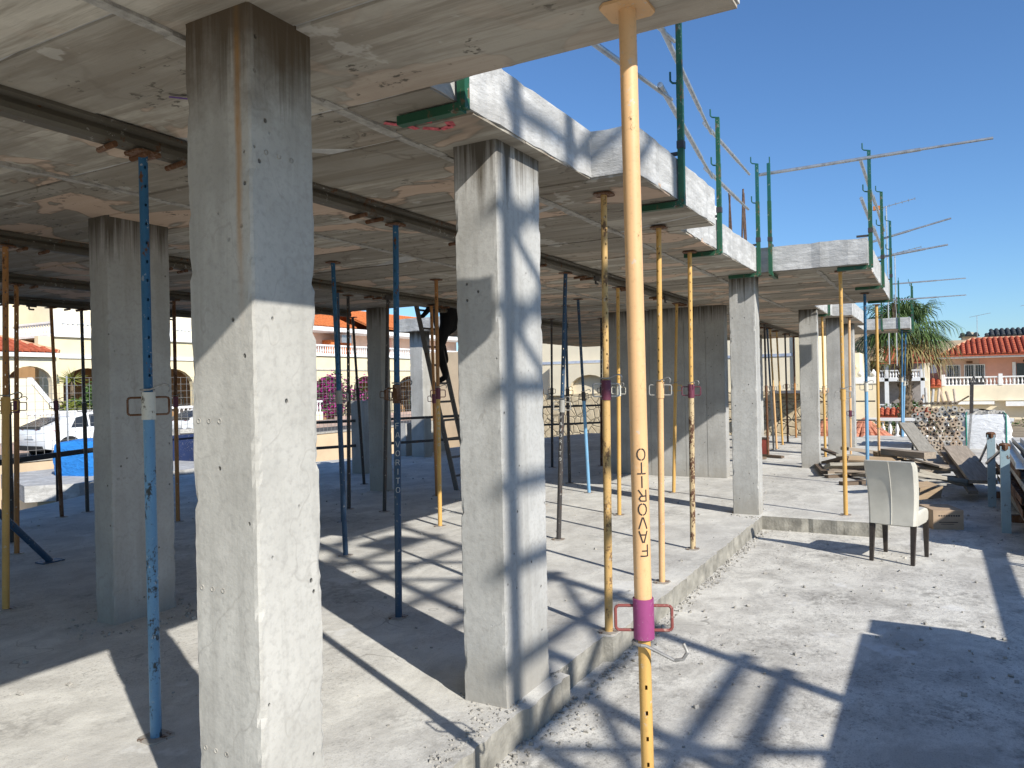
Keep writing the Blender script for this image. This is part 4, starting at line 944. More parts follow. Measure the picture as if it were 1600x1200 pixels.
balustrade(h, 20.7, 33.1, -.2, 4.36, .62, 52); balustrade(h, 20.7, 20.7, -.1, 4.36, .62, 16, along='y', y1=3.4); part(h, 'pier', M['white'], (20.55, 20.85, -.32, -.05, 4.36, 5.05)); part(h, 'pier', M['white'], (26.5, 26.8, -.32, -.05, 4.36, 5.05))
part(h, 'shutter', plain('pale_shutter', (.56, .62, .64), .7), (20.6, 22.6, 7.42, 7.5, 4.4, 6.9)); part(h, 'door_surround', M['white'], (19.9, 20.3, 4.12, 4.2, 4.36, 6.8))
part(h, 'stair_wall', M['cream2'], (16.4, 17.9, -3.2, -3.0, -.6, 2.25)); b = MB(); b.yprism([(17.9, 2.3), (18.98, .92), (18.98, .66), (17.9, 2.02)], -3.3, -2.95); b.build('stair_coping', M['white'], h)
b = MB(); b.yprism([(17.9, 2.04), (18.98, .68), (18.98, -.6), (17.9, -.6)], -3.2, -3.02); b.build('stair_side', M['cream2'], h)
window(h, 13.6, 14.9, 2.86, .9, 2.3, 6); window(h, 17.0, 18.0, 2.86, .9, 2.4, 0); part(h, 'door', M['pink'], (18.5, 19.3, 2.84, 2.9, .2, 2.6))
# garden wall with balustrade along the pavement
t = placed('garden_balustrade', (0, 31.9, 0), 'low white balustrade in front of the left house', 'balustrade')
part(t, 'wall', M['cream2'], (10, 34, -.1, .12, -.4, .12)); balustrade(t, 17.2, 34, 0, .12, .75, 70)
# middle house
h = placed('house', (0, 38, 0), 'yellow and pink house with orange tile roof and balcony seen between the columns', 'house')
part(h, 'wall', M['cream'], (34, 62, 3.0, 12, -1.2, 4)); part(h, 'upper_wall', M['pinkp'], (34, 62, 2.6, 12, 3.9, 6.0))
arch_wall(h, 'porch_wall', M['cream'], 34, 62, -.15, .15, -1.2, 3.9, [(36.5, 1.5, 1.5, .95), (41.2, 1.5, 1.5, .95), (45.2, 1.4, 1.5, .95), (50.9, 1.7, 1.5, .95), (56, 1.5, 1.5, .95)])
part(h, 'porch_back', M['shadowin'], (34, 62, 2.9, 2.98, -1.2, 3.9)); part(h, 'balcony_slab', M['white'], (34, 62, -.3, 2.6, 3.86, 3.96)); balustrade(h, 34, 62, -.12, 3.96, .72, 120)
part(h, 'string_course', plain('grey_band', (.5, .47, .4), .8), (34, 62, -.22, -.15, 2.84, 2.94))
tile_roof(h, 34, 45.5, .9, 4.5, 6.1, 7.6, M['tileo'], 0, 0, .3); tile_roof(h, 46.5, 62, .4, 4.2, 6.3, 7.9, M['tileo'], 0, 3.6, .3); part(h, 'eave', M['white'], (34, 62, .6, 2.7, 5.75, 6.04))
b = MB(); b.yprism([(34, 6.0), (40.6, 5.7), (42.4, 4.0), (34, 4.0)], 2.0, 2.3); b.build('gable_side', M['pink'], h)
part(h, 'roof_wall', M['tileo'], (43.4, 45.6, 1.6, 2.5, 4.0, 5.2)); part(h, 'air_conditioner', M['galv'], (44.0, 45.1, 1.1, 1.5, 5.0, 5.6)); part(h, 'pink_panel', M['pink'], (49.6, 51.8, 2.5, 2.58, 4.0, 5.6))
window(h, 35.6, 37.4, 2.86, .4, 1.9, 5); window(h, 50.3, 52.0, 2.86, .4, 2.0, 6)
t = placed('iron_fence', (0, 31.0, 0), 'black iron fence with bars along the far pavement', 'fence'); part(t, 'wall', M['pave'], (34.2, 62, -.1, .1, -.4, -.1)); part(t, 'rail', M['ironb'], (34.2, 62, -.03, .03, 1.2, 1.26)); part(t, 'rail', M['ironb'], (34.2, 62, -.03, .03, .0, .05))
me = MB().box(-.02, .02, -.02, .02, 0, 1.3).mesh('bar'); me.materials.append(M['ironb'])
for k in range(110): o = linkmesh('bar', me, None, t); o.location = (34.3 + k * .25, 0, -.1)

# neighbour behind the far end of the deck: cream wall over crazy stone
h = placed('neighbour_house', (27.5, 0, 0), 'cream neighbour house wall with blue frieze over a stone wall at the far end', 'house', '+')
part(h, 'wall', M['cream2'], (-18, -4.2, .15, 8, 1.15, 3.9)); part(h, 'bright_wall', M['cream'], (-4.2, -3.55, .05, 8, 1.15, 4.2)); part(h, 'stone_wall', M['rubble'], (-19, -3.0, 0, .5, -1.6, 1.16)); part(h, 'frieze', M['terr'], (-15, -4.3, .12, .15, 2.36, 2.46))
part(h, 'frieze', M['terr'], (-12.5, -10.2, .12, .15, 3.25, 3.4)); arch_wall(h, 'arch_wall', M['cream2'], -13.5, -10.4, -.12, .14, 1.1, 2.3, [(-11.8, .9, 1.2, .7)])
part(h, 'grey_roof', plain('grey_canopy', (.14, .14, .15), .8), (-4.9, -3.4, -1.0, .1, 1.1, 1.18)); part(h, 'side_wall', M['beige'], (-19, -15, -.6, .15, -1.5, 3.0))
h = placed('garden_house', (36.5, 0, 0), 'pale yellow house with white parapet right of the far columns', 'house', '+')
part(h, 'wall', M['cream2'], (-4.7, -2.9, 0, 6, -1.7, 2.65)); part(h, 'parapet', M['white'], (-4.75, -3.8, -.05, .1, 2.62, 3.05)); part(h, 'far_wall', M['beige'], (-3.75, -2.6, 6, 12, 2.4, 4.2)); part(h, 'wall_low', M['cream2'], (-3.8, -2.15, -.9, 0, -1.7, 1.35)); part(h, 'parapet', M['white'], (-3.0, -2.12, -.95, -.85, 1.3, 1.6)); MB().lathe([(.06, 0), (.12, .06), (.13, .14), (.06, .22), (.02, .3)], (-2.3, -.9, 1.6), 10).build('finial', M['white'], h, True); MB().lathe([(.06, 0), (.12, .06), (.13, .14), (.06, .22), (.02, .3)], (-2.8, -.9, 1.6), 10).build('finial', M['white'], h, True)
part(h, 'air_conditioner', M['cream2'], (-3.75, -3.4, -1.35, -1.0, -.05, .45)); part(h, 'fan_grille', M['ironb'], (-3.7, -3.5, -1.37, -1.352, .02, .40))
part(h, 'door_shade', M['shadowin'], (-4.0, -3.45, -.08, -.02, 1.25, 2.0)); part(h, 'porch_roof', M['cream'], (-4.1, -3.0, -.5, 0, 2.0, 2.12))
# hanging laundry
t = placed('laundry_line', (35.0, 3.55, 1.3), 'clothes hanging on a line under the small porch', 'laundry', '+'); part(t, 'sheet', M['white'], (-.75, -.5, 0, .02, -.2, .55)); part(t, 'towel', plain('blue_towel', (.08, .25, .5), .9), (-.85, -.77, .03, .05, -.1, .5)); part(t, 'shirt', plain('pale_shirt', (.55, .58, .68), .9), (-.42, -.05, 0, .02, -.25, .45)); part(t, 'cord', M['ironb'], (-1.0, .3, .0, .01, .56, .57))

# balcony house behind the palm
h = placed('house', (56, 0, 0), 'cream house with white balconies behind the palm tree', 'house', '+')
part(h, 'wall', M['cream2'], (-5.0, -.4, 1.5, 9, -2.4, 2.5)); part(h, 'balcony_floor', M['white'], (-4.4, -.6, 0, 1.5, 1.25, 1.45)); part(h, 'shade_sheet', plain('balcony_shade', (.32, .29, .27), .9), (-4.3, -.7, 1.42, 1.49, 1.45, 2.4), (-4.2, -.7, 1.42, 1.49, -.6, 1.2))  # dark sheets on the flat wall stand in for shade within the balconies
for x in (-4.25, -2.85, -.75): part(h, 'pillar', M['white'], (x - .12, x + .12, 0, .22, -2.2, 2.45))
for xa, xb in ((-4.1, -3.0), (-2.7, -.9)): balustrade(h, xa, xb, .1, 1.45, .55, int((xb - xa) / .16)); balustrade(h, xa, xb, .1, -.75, .5, int((xb - xa) / .16))
tile_roof(h, -5.2, -.2, -.3, 3.6, 2.5, 3.6, M['tile'], 0, 0, .3); part(h, 'garden_wall', M['beige'], (-5, .2, -6, -5.8, -2.4, -.75)); tile_roof(h, -4.2, -.3, -6.3, -5.4, -.75, -.35, M['tile'], 0, 0, .3, False, 'wall_tiles')
part(h, 'tower_wall', M['beige'], (-6.6, -4.6, 6, 10, -2, 4.6)); part(h, 'tower_window', M['glassd'], (-6.1, -5.7, 5.95, 6.02, 2.2, 3.0)); tile_roof(h, -6.9, -4.3, 5.6, 8, 4.55, 5.4, M['tile'], 1.0, 1.0, .3)
# pink house on the right
h = placed('house', (66, 0, 0), 'pink and cream house with red tiled hip roof and white balustrade on the right', 'house', '+')
part(h, 'wall', M['pinkp'], (.45, 14, 1.8, 10, .5, 3.0)); part(h, 'pink_wall', M['pink'], (2.9, 6.0, 1.72, 1.81, .75, 2.85)); part(h, 'eave', plain('eave_white', (.62, .60, .57), .8), (.1, 14, .1, 1.8, 2.82, 3.05)); tile_roof(h, .2, 14, 0, 3.6, 3.05, 4.35, M['tile'], 2.3, 0, .36, True, rows=8)
window(h, .75, 1.6, 1.78, .85, 2.3, 7); window(h, 1.95, 3.2, 1.70, .8, 2.3, 8); part(h, 'door', M['glassd'], (5.25, 6.2, 1.66, 1.72, .8, 2.35)); part(h, 'door_frame', M['white'], (4.98, 5.2, 1.6, 1.72, .75, 2.45))
part(h, 'balcony', M['cream2'], (.4, 14, -.1, 1.8, -.35, .78)); balustrade(h, .5, 14, .0, .78, .66, 56); part(h, 'pier', M['white'], (.38, .62, -.14, .12, .78, 1.62)); part(h, 'pier', M['white'], (4.0, 4.25, -.14, .12, .78, 1.62))
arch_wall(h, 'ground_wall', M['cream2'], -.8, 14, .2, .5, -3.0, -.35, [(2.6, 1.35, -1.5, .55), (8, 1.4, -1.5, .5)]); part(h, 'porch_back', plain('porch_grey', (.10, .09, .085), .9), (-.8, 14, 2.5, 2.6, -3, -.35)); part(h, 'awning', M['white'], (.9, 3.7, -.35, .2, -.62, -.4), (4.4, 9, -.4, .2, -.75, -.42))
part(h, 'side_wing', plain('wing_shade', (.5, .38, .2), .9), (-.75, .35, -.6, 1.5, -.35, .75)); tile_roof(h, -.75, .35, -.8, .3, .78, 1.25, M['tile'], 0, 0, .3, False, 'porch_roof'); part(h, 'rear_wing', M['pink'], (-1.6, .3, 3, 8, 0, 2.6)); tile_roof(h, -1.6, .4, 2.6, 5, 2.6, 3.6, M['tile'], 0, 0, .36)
part(h, 'air_conditioner', M['white'], (-.35, .05, 1.4, 1.7, 1.75, 2.4)); window(h, -.4, .15, .17, -1.9, -1.0, 0)
for x in (2.3, 5.9): part(h, 'wall_lamp', M['rusty'], (x - .25, x + .15, 1.3, 1.6, 2.45, 2.62))
# far hill houses
for i, (loc, w0, w1, zz, ht, lab) in enumerate((((95, 0, 0), -1.5, 4.2, 5.2, .55, 'distant beige flat roofed house beyond the pink roof'), ((96, 0, 0), 2.6, 3.9, 5.7, .45, 'distant small house with dark pyramid roof'), ((98, 0, 0), 5.0, 14, 5.6, .9, 'distant house with long dark roof at the right edge'))):
    h = placed('distant_house', loc, lab, 'house', '+'); part(h, 'wall', M['beige'], (w0, w1, 0, 5, -2, zz + .1))
    if i: tile_roof(h, w0 - .3, w1 + .3, -.3, 2.2, zz + .08, zz + ht, plain('slate_roof%d' % i, (.06, .065, .065), .8), .9 if i == 1 else .8, .9 if i == 1 else 0, .5, False, rows=3)
    part(h, 'chimney', M['cream2'], (w0 + .8, w0 + 1.1, 1, 1.3, zz, zz + .5))
# low balustrade and red tiled hips just beyond the deck
t = placed('garden_balustrade', (27.0, 0, 0), 'white balustrade in the garden below the palm', 'balustrade', '+'); balustrade(t, -2.0, 2.0, 0, -.35, .62, 20); part(t, 'wall', M['cream2'], (-3.4, 3, -.12, .12, -1.7, -.35))
def tile_mound(x, y, z, rw, rd, rh, label):
    t = placed('tiled_canopy', (x, y, z), label, 'tiled roof', '+'); b = MB(); me = None
    n = 9
    for i in range(n):
        a = math.pi * (i + .5) / n; dx, dy = -math.cos(a), -math.sin(a)
        for k in range(4):
            u0, u1 = k / 4, (k + 1.08) / 4
            p0 = Vector((dx * rw * (1 - u0), dy * rd * (1 - u0), rh * u0)); p1 = Vector((dx * rw * (1 - u1), dy * rd * (1 - u1), rh * min(u1, 1)))
            c = MB().cyl(p0, p1, .13 * (1 - u0 * .6), 8, .11 * (1 - min(u1, .95) * .6)); c.build('tile', M['salmon'], t, True)
M['salmon'] = mat_tile('salmon_tile', (.50, .21, .13))
tile_mound(25.6, 3.05, -.30, .42, .5, .62, 'rounded red clay tiled roof left of the far column'); tile_mound(25.9, 1.95, -.32, .75, .6, .62, 'rounded red clay tiled roof right of the far column')

# back edge of the plot: boundary wall with mesh fence, white ledge, blue bag, skip, car
t = thing('boundary_wall', (0, 19.6, -1.7), 'beige rendered boundary wall between plot and street', 'wall'); o = (0, 19.6, -1.7)
MB(o).box(-20, 46, 19.5, 19.75, -1.7, -.06).build('wall', M['beige'], t); MB(o).box(-20, 46, 19.46, 19.79, -.06, .0).build('coping', M['joint'], t)
t = thing('mesh_fence', (0, 19.62, 0), 'tall wire mesh site fence along the street', 'fence'); o = (0, 19.62, 0)
me = MB().box(-.004, .004, -.004, .004, 0, 2.0).mesh('wire'); me.materials.append(M['wire'])
for k in range(150): c = linkmesh('wire', me, None, t); c.location = (8.6 + k * .2, 0, 0)
for k in range(11): MB(o).box(8.5, 38.6, 19.616, 19.624, k * .2, k * .2 + .008).build('cross_wire', M['wire'], t)
for k in range(11): MB(o).cyl((8.6 + k * 3, 19.62, -.05), (8.6 + k * 3, 19.62, 2.05), .022, 6).build('post', M['galv'], t, True)
t = thing('barrier_rail', (8, 14.0, 0), 'black site barrier rail before the blue bag', 'barrier'); o = (8, 14.0, 0)
MB(o).bar((5.6, 12.9, .49), (9.8, 14.4, .52), .06, .09).build('rail', M['ironb'], t); MB(o).cyl((7.9, 13.7, -.6), (7.9, 13.7, .5), .03, 8).build('post', M['ironb'], t, True); MB(o).cyl((6.1, 13.05, -.6), (6.1, 13.05, .5), .03, 8).build('post', M['ironb'], t, True)
t = thing('concrete_ledge', (9, 16, -1.7), 'white concrete ledge block under the blue bag', 'ledge'); o = (9, 16, -1.7)
MB(o).prism([(8.35, 15.6), (9.05, 14.95), (13, 15.1), (13, 18.5), (9.4, 18.5)], -.52, -.2).build('slab', M['fascia'], t); MB(o).prism([(8.7, 15.8), (9.2, 15.4), (10.0, 15.5), (10.0, 18), (9.4, 18)], -1.7, -.53).build('support', M['cream2'], t)
bag('bulk_bag', (10.45, 16.6, -.2), (1.35, 1.0, .74), M['sackb'], 'bright blue bulk bag standing on the white ledge', .25)
t = thing('rubble_skip', (13.6, 17.9, -.9), 'dark blue metal skip marked 537 behind the columns', 'skip'); o = (13.6, 17.9, -.9)
M['skip'] = paint('skip_blue', (.02, .035, .10), .1)
b = MB(o); b.yprism([(11.3, .42), (15.9, .42), (15.5, -.75), (11.8, -.75)], 17.2, 18.9); b.build('bin', M['skip'], t); MB(o).box(11.2, 16.0, 17.12, 17.2, .38, .46).build('rim', M['skip'], t)
b = MB(o)
for i, ch in enumerate('537'):
    for q in glyph_quads(ch, .12, .025): b.add([(14.6 + i * .17 + p.x, 17.19, .18 + p.y) for p in q], [(0, 1, 2, 3)])
b.build('number', M['whitetxt'], t)
b = MB()
for i in range(70): crumb(b, random.uniform(11.6, 15.6), random.uniform(17.3, 18.7), .38, random.uniform(.06, .25))
tag(b.build('rubble', M['joint']), 'pale building rubble heaped in the blue skip', 'rubble', kind='stuff')
t = thing('jerry_can', (9.15, 11.3, 0), 'teal plastic can standing on the deck before the dark skip', 'can')
MB().box(-.11, .11, -.08, .08, 0, .30).box(-.06, .06, -.03, .03, .30, .33).build('body', plain('teal_plastic', (.02, .13, .22), .5), t); MB().cyl((.07, 0, .30), (.07, 0, .35), .025, 10).build('cap', M['ironb'], t, True); MB().box(-.05, .05, -.085, -.08, .08, .2).build('label', M['whitetxt'], t)

# white car parked on the street
def car(loc, rz, label):
    t = thing('parked_car', loc, label, 'car', rot=(0, 0, rz)); body = plain('white_car_paint', (.80, .81, .82), .25, 0, .02, 2, 0, .6); blk = M['glassd']
    # local x forward, rear at x = -2.15; sections along x of a half profile
    st = [(-2.15, .50, .80, .98, .62), (-2.10, .34, .88, 1.08, .74), (-1.85, .30, .90, 1.16, .78), (-1.3, .28, .92, 1.38, .66), (-.6, .28, .92, 1.53, .60), (.1, .28, .92, 1.54, .60), (.75, .28, .92, 1.36, .64), (1.25, .28, .90, 1.05, .80), (1.8, .30, .86, .95, .78), (2.15, .36, .70, .80, .60)]
    secs = []
    for x, zb, hw, zt, tw in st:
        zw = min(.98, zt - .03)
        secs.append([(x, -hw * .96, zb), (x, -hw, zb + .15), (x, -hw, (zb + zw) / 2 + .1), (x, -hw * .97, zw), (x, -tw, zt - .03), (x, -tw * .6, zt), (x, tw * .6, zt), (x, tw, zt - .03), (x, hw * .97, zw), (x, hw, (zb + zw) / 2 + .1), (x, hw, zb + .15), (x, hw * .96, zb)])
    b = MB(); n = 12; vs = [p for s in secs for p in s]; fs = []
    for k in range(len(secs) - 1):
        for i in range(n): j = (i + 1) % n; fs.append((k * n + i, k * n + j, (k + 1) * n + j, (k + 1) * n + i))
    fs.append(tuple(range(n - 1, -1, -1))); fs.append(tuple(range((len(secs) - 1) * n, len(secs) * n))); b.add(vs, fs); bo = b.build('body', body, t, True)
    for s in (-1, 1):
        def side(x, z, e=.012): # point on the glasshouse side
            import bisect
            for k in range(len(st) - 1):
                if st[k][0] <= x <= st[k + 1][0]:
                    u = (x - st[k][0]) / (st[k + 1][0] - st[k][0]); hw = st[k][2] + (st[k + 1][2] - st[k][2]) * u; zt = st[k][3] + (st[k + 1][3] - st[k][3]) * u; tw = st[k][4] + (st[k + 1][4] - st[k][4]) * u; zw = min(.98, zt - .03)
                    v = max(0, min(1, (z - zw) / max(.05, zt - .03 - zw))); return (x, s * (hw * .97 + (tw - hw * .97) * v + e), z)
        for q in ([(-1.25, 1.02), (-.62, 1.02), (-.55, 1.42), (-.95, 1.36)], [(-.55, 1.02), (.12, 1.02), (.12, 1.46), (-.48, 1.44)], [(.19, 1.02), (.95, 1.02), (.62, 1.34), (.19, 1.46)]):
            p = [side(*a) for a in q]; MB().add(p, [(0, 1, 2, 3) if s < 0 else (3, 2, 1, 0)]).build('side_window', blk, t)
        for x in (-1.32, 1.30):
            wh = MB(); wh.cyl((x, s * .70, .33), (x, s * .925, .33), .345, 24); w_ = wh.build('wheel', M['ironb'], t, True)
            MB().cyl((x, s * .80, .33), (x, s * .932, .33), .235, 20).build('rim_disc', M['dark'], w_, True)
            sp = MB()
            for k in range(5): a = k * 1.2566 + .3; sp.bar((x, s * .937, .33), (x + math.cos(a) * .23, s * .937, .33 + math.sin(a) * .23), .05, .012, (0, 1, 0))
            sp.build('rim', M['galv'], w_)
            MB().cyl((x, s * .80, .34), (x, s * .921, .34), .40, 24).build('wheel_arch', M['ironb'], t, True)
        MB().add([(-2.165, s * .30, .99), (-2.12, s * .74, .90), (-1.72, s * .925, .93), (-2.10, s * .80, 1.03)], [(0, 1, 2, 3), (3, 2, 1, 0)]).build('tail_light', plain('tail_red', (.42, .015, .04), .25, 0, .05, 3, 0, .6), t)
    MB().add([(-2.125, -.60, 1.10), (-2.125, .60, 1.10), (-1.42, .56, 1.37), (-1.42, -.56, 1.37)], [(0, 3, 2, 1), (0, 1, 2, 3)]).build('rear_window', blk, t)
    MB().box(-2.20, -2.06, -.72, .72, .28, .44).build('rear_diffuser', M['ironb'], t); MB().box(-2.185, -2.15, -.26, .26, .68, .80).build('number_plate', M['white'], t); MB().box(-2.175, -2.12, -.62, .62, 1.02, 1.10).build('spoiler', blk, t)
    return t
car((16.75, 26.9, -.60), .0, 'white hatchback parked across the street, seen from behind')
car((22.9, 27.3, -.60), .0, 'white car parked farther along the street behind the fence')

# ------------------------------------------------------------------ plants
def mat_leaf(name, c, var=.5):
    t = NT(name, .6, 0, .3); t.col(t.mix(t.ramp(t.noise(3.5, 3), .3, .7), tuple(x * (1 - var) for x in c), tuple(min(1, x * (1 + var)) for x in c))); t.b.inputs['Subsurface Weight'].default_value = 0; return t.m
M['leaf'] = mat_leaf('green_leaf', (.06, .11, .025)); M['palm'] = mat_leaf('palm_leaf', (.07, .115, .03)); M['palmdry'] = mat_leaf('dry_palm_leaf', (.17, .14, .05)); M['boug'] = mat_leaf('bougainvillea', (.34, .02, .20), .4); M['yucca'] = mat_leaf('yucca_leaf', (.16, .17, .03)); M['bark'] = plain('palm_bark', (.16, .12, .08), .95, 0, .4, 9, .6)
def palm(x, y, z0, zc, label, R0=1.75):
    t = thing('palm_tree', (x, y, z0), label, 'palm'); o = (x, y, z0)
    tr = MB(o); prof = []; N = 26
    for k in range(N + 1): u = k / N; prof.append((.30 - .06 * u + (.02 if k % 2 else -.02), (zc - z0) * u))
    tr.lathe(prof, (x, y, z0), 12); tk = tr.build('trunk', M['bark'], t)
    st = MB(o)
    for i in range(150):
        u = random.random(); a = random.random() * 6.28; zz = z0 + (zc - z0) * u; r = .28 - .05 * u; d = Vector((math.cos(a), math.sin(a), 0)); p = Vector((x, y, zz)) + d * r; st.bar(p, p + d * .10 + Vector((0, 0, .16)), .09, .02)
    tag(st.build('leaf_stubs', M['bark'], tk), kind='stuff')
    for f in range(60):
        a = random.random() * 6.28; el = random.uniform(-.75, 1.25); d = Vector((math.cos(a) * math.cos(el), math.sin(a) * math.cos(el), math.sin(el))); L = random.uniform(.55, .85) * R0 * (.8 + .3 * math.cos(el))
        c0 = Vector((x, y, zc + random.uniform(-.15, .25))); c1 = c0 + d * L * .55 + Vector((0, 0, -.05 * L)); b = MB(o); b.cyl(c0, c1, .018, 5)
        sd_ = d.cross(Vector((0, 0, 1)));
        if sd_.length < .1: sd_ = Vector((1, 0, 0))
        sd_.normalize(); un = sd_.cross(d).normalized()
        nb = 22
        for i in range(nb):
            th = -1.9 + 3.8 * i / (nb - 1); ray = (d * math.cos(th) + sd_ * math.sin(th)).normalized(); ln = L * random.uniform(.62, .78) * (.75 + .25 * math.cos(th)); pts = []
            wv = (d * -math.sin(th) + sd_ * math.cos(th)) * .028
            p0 = c1 + un * .03; p1 = p0 + ray * ln * .55 + Vector((0, 0, -.05 * ln)); p2 = p0 + ray * ln * .88 + Vector((0, 0, -.30 * ln)); p3 = p0 + ray * ln * 1.0 + Vector((0, 0, -.62 * ln))
            b.add([p0, p1 - wv, p1 + wv, p2 - wv * .7, p2 + wv * .7, p3], [(0, 1, 2), (1, 3, 4, 2), (3, 5, 4)])
        b.build('frond', M['palmdry'] if el < -.45 else M['palm'], t)
palm(40.0, 1.25, -1.75, 3.85, 'tall fan palm standing behind the right end of the slab', 2.45)
palm(44.0, 3.6, -1.75, 2.9, 'second fan palm half hidden behind the far props', 1.7)
def bush(name, x, y, z0, rx, ry, rz, m, n, s, label, cat='bush', trunk=None, m2=None):
    t = thing(name, (x, y, z0), label, cat); o = (x, y, z0); b = MB(o); b2 = MB(o); cl = [(random.gauss(0, .45), random.gauss(0, .45), random.uniform(.15, .95), random.uniform(.25, .5)) for _ in range(16)]
    for i in range(n):
        cx, cy, cz, cr = random.choice(cl); v = Vector((random.gauss(0, 1), random.gauss(0, 1), random.gauss(0, 1))).normalized() * cr * random.uniform(.6, 1.05)
        p = Vector((x + (cx + v.x) * rx, y + (cy + v.y) * ry, z0 + max(.02, (cz + v.z * .7)) * rz)); q = Matrix.Rotation(random.random() * 6.28, 3, 'Z') @ Matrix.Rotation(random.random() * 3.14, 3, 'X'); ss = s * random.uniform(.6, 1.3)
        tgt = b2 if (m2 and random.random() < .35) else b
        tgt.add([p + q @ Vector(w_) * ss for w_ in ((-.5, 0, 0), (0, -.28, .06), (.5, 0, 0), (0, .28, .06))], [(0, 1, 2, 3)])
    b.build('crown', m, t)
    if m2: b2.build('leaves', m2, t)
    for k in range(4): MB(o).cyl((x + random.gauss(0, .05), y + random.gauss(0, .05), z0 - .3), (x + random.gauss(0, .3) * rx, y + random.gauss(0, .3) * ry, z0 + .7 * rz), .035, 6, .012).build('trunk', M['bark'], t)
    return t
bush('bougainvillea', 37.6, 33.5, -.3, 2.4, 1.2, 2.6, M['boug'], 2600, .2, 'magenta bougainvillea bush between the columns', 'bougainvillea', m2=M['leaf'])
bush('shrub', 20.75, 33.0, .2, .8, .8, 2.2, M['leaf'], 2200, .22, 'dense green garden tree beside the shaded column', 'tree')
bush('shrub', 19.6, 32.6, .2, .75, .4, .95, mat_leaf('yellow_green_leaf', (.15, .17, .03)), 1200, .14, 'low yellow green hedge in front of the left house')
bush('shrub', 29.5, 33.5, .1, 1.5, .8, 2.4, M['yucca'], 1400, .2, 'yellow green shrub seen between the two left columns')
bush('shrub', 47.0, 33.2, -.4, 1.6, .8, 2.2, M['leaf'], 1200, .2, 'dark climbing shrub on the middle house fence')
for i, (x, y, z, r, lab) in enumerate(((48, 2.2, -2.4, 1.6, 'green garden shrub below the balconies, left'), (49, .8, -2.4, 1.4, 'green garden shrub below the balconies, right'), (52, 1.6, -1.2, 1.2, 'shrub under the upper balcony'), (58, -6.0, -2.5, 2.0, 'dark shrub at the right edge by the pink house'), (45, 3.0, -2.2, .8, 'small green plant by the cream wall'))):
    bush('shrub', x, y, z, r, r, r * .95, M['leaf'], 1100, .2, lab)
t = thing('yucca', (20.15, 33.6, .1), 'small spiky yucca in front of the left house', 'yucca'); o = (20.15, 33.6, .1); MB(o).cyl((20.15, 33.6, 0), (20.1, 33.6, 2.2), .09, 8).build('trunk', M['bark'], t, True)
b = MB(o)
for i in range(90):
    a = random.random() * 6.28; el = random.uniform(-.4, 1.4); d = Vector((math.cos(a) * math.cos(el), math.sin(a) * math.cos(el), math.sin(el))); c = Vector((20.1, 33.6, 2.2)); s_ = d.orthogonal().normalized() * .035; b.add([c - s_, c + s_, c + d * random.uniform(.6, .95) + Vector((0, 0, -.1))], [(0, 1, 2)])
b.build('crown', M['yucca'], t)
# TV aerial and poles
def aerial(x, y, z0, z1, label, orange=False, tilt=0):
    t = thing('tv_aerial', (x, y, z0), label, 'aerial'); o = (x, y, z0); MB(o).cyl((x, y, z0), (x, y, z1), .022, 6).build('mast', M['galv'], t, True); b = MB(o)
    b.cyl((x, y + .5, z1 - .1), (x, y - .9, z1 + .15), .014, 5)
    for k in range(8): u = k / 7; b.cyl((x - .25, y + .5 - 1.4 * u, z1 - .1 + .25 * u), (x + .25, y + .5 - 1.4 * u, z1 - .1 + .25 * u), .008, 4)
    b.build('elements', M['galv'], t)
    if orange: MB(o).box(x - .07, x + .07, y + .12, y + .42, z1 - .10, z1 + .04).build('dipole', paint('aerial_orange', (.6, .22, .06), .1), t)
aerial(30.0, 1.42, 2.0, 7.6, 'tall TV aerial with orange dipole above the far slab', True); aerial(33, 1.3, 2, 6.35, 'broad TV aerial behind the guard posts')
aerial(66.5, -6.0, 3.5, 6.6, 'thin roof aerial at the right edge'); aerial(70, -2.9, 3.9, 6.2, 'thin roof aerial over the pink house')
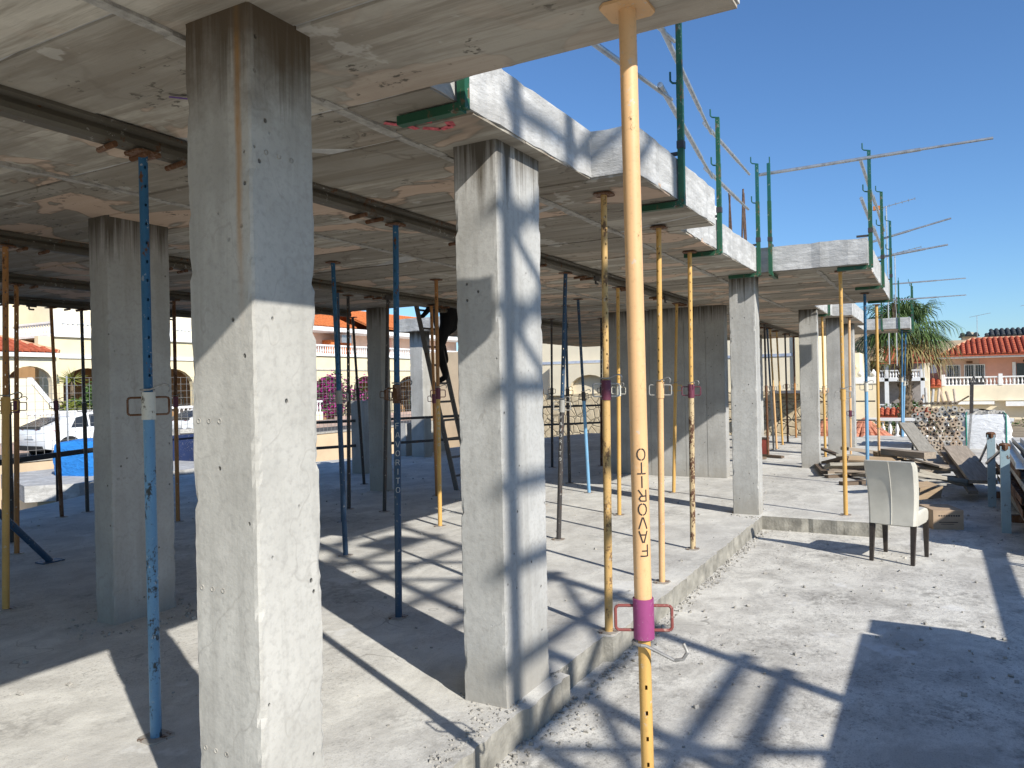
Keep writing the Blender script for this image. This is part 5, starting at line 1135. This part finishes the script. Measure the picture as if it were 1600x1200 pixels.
# site barrier rails inside the deck near the ladder
t = thing('site_barrier', (8.6, 9.3, 0), 'dark steel site barrier across the back of the deck', 'barrier'); o = (8.6, 9.3, 0)
for z in (.52, .98): MB(o).bar((9.9, 9.9, z), (13.4, 8.2, z), .035, .05).build('rail', M['dark'], t)
for u in (.05, .5, .95): MB(o).bar((9.9 + 3.5 * u, 9.9 - 1.7 * u, 0), (9.9 + 3.5 * u, 9.9 - 1.7 * u, 1.05), .04, .04).build('post', M['dark'], t)
t = thing('wire_rail', (21.9, 6, 0), 'dark guard rails along the far end of the deck', 'barrier'); o = (21.9, 6, 0)
for z in (.45, .95): MB(o).bar((22.1, 1.4, z), (22.1, 9.0, z), .03, .035).build('rail', M['dark'], t)
for yy in (1.6, 4.0, 6.4, 8.8): MB(o).bar((22.1, yy, 0), (22.1, yy, 1.2), .04, .04).build('post', M['dark'], t)
t = thing('far_barrier', (17.5, 7, 0), 'dark handrail in the shade before the stone wall', 'barrier'); o = (17.5, 7, 0)
for z in (.55, 1.0): MB(o).bar((17.0, 8.9, z), (19.0, 7.1, z), .04, .05).build('rail', M['dark'], t)
for u in (.1, .9): MB(o).bar((17 + 2 * u, 8.9 - 1.8 * u, 0), (17 + 2 * u, 8.9 - 1.8 * u, 1.25), .05, .05).build('post', M['dark'], t)
# timber prop and sawhorse by the far columns
plank((12.78, 2.84, 0), (12.72, 2.90, 1.75), .10, .03, M['woodf'], 'yellow board leaning beside the board marked wall')
t = thing('toolbox', (16.2, 3.15, 0), 'red tool crate behind the far right column', 'crate'); MB().box(-.1, .1, -.12, .12, 0, .36).build('crate', plain('red_plastic', (.26, .06, .045), .7), t); MB().box(-.11, .11, -.13, .13, .36, .39).build('lid', M['dark'], t)
for i, (x, y, a, L) in enumerate(((15.9, 2.7, 1.2, .9), (15.6, 3.0, .8, .7))): plank((x, y, .03), (x + math.cos(a) * L, y + math.sin(a) * L, .05), .12, .04, M['woodd'], 'dark board lying by the red crate, %s' % ('nearer' if i else 'farther'))
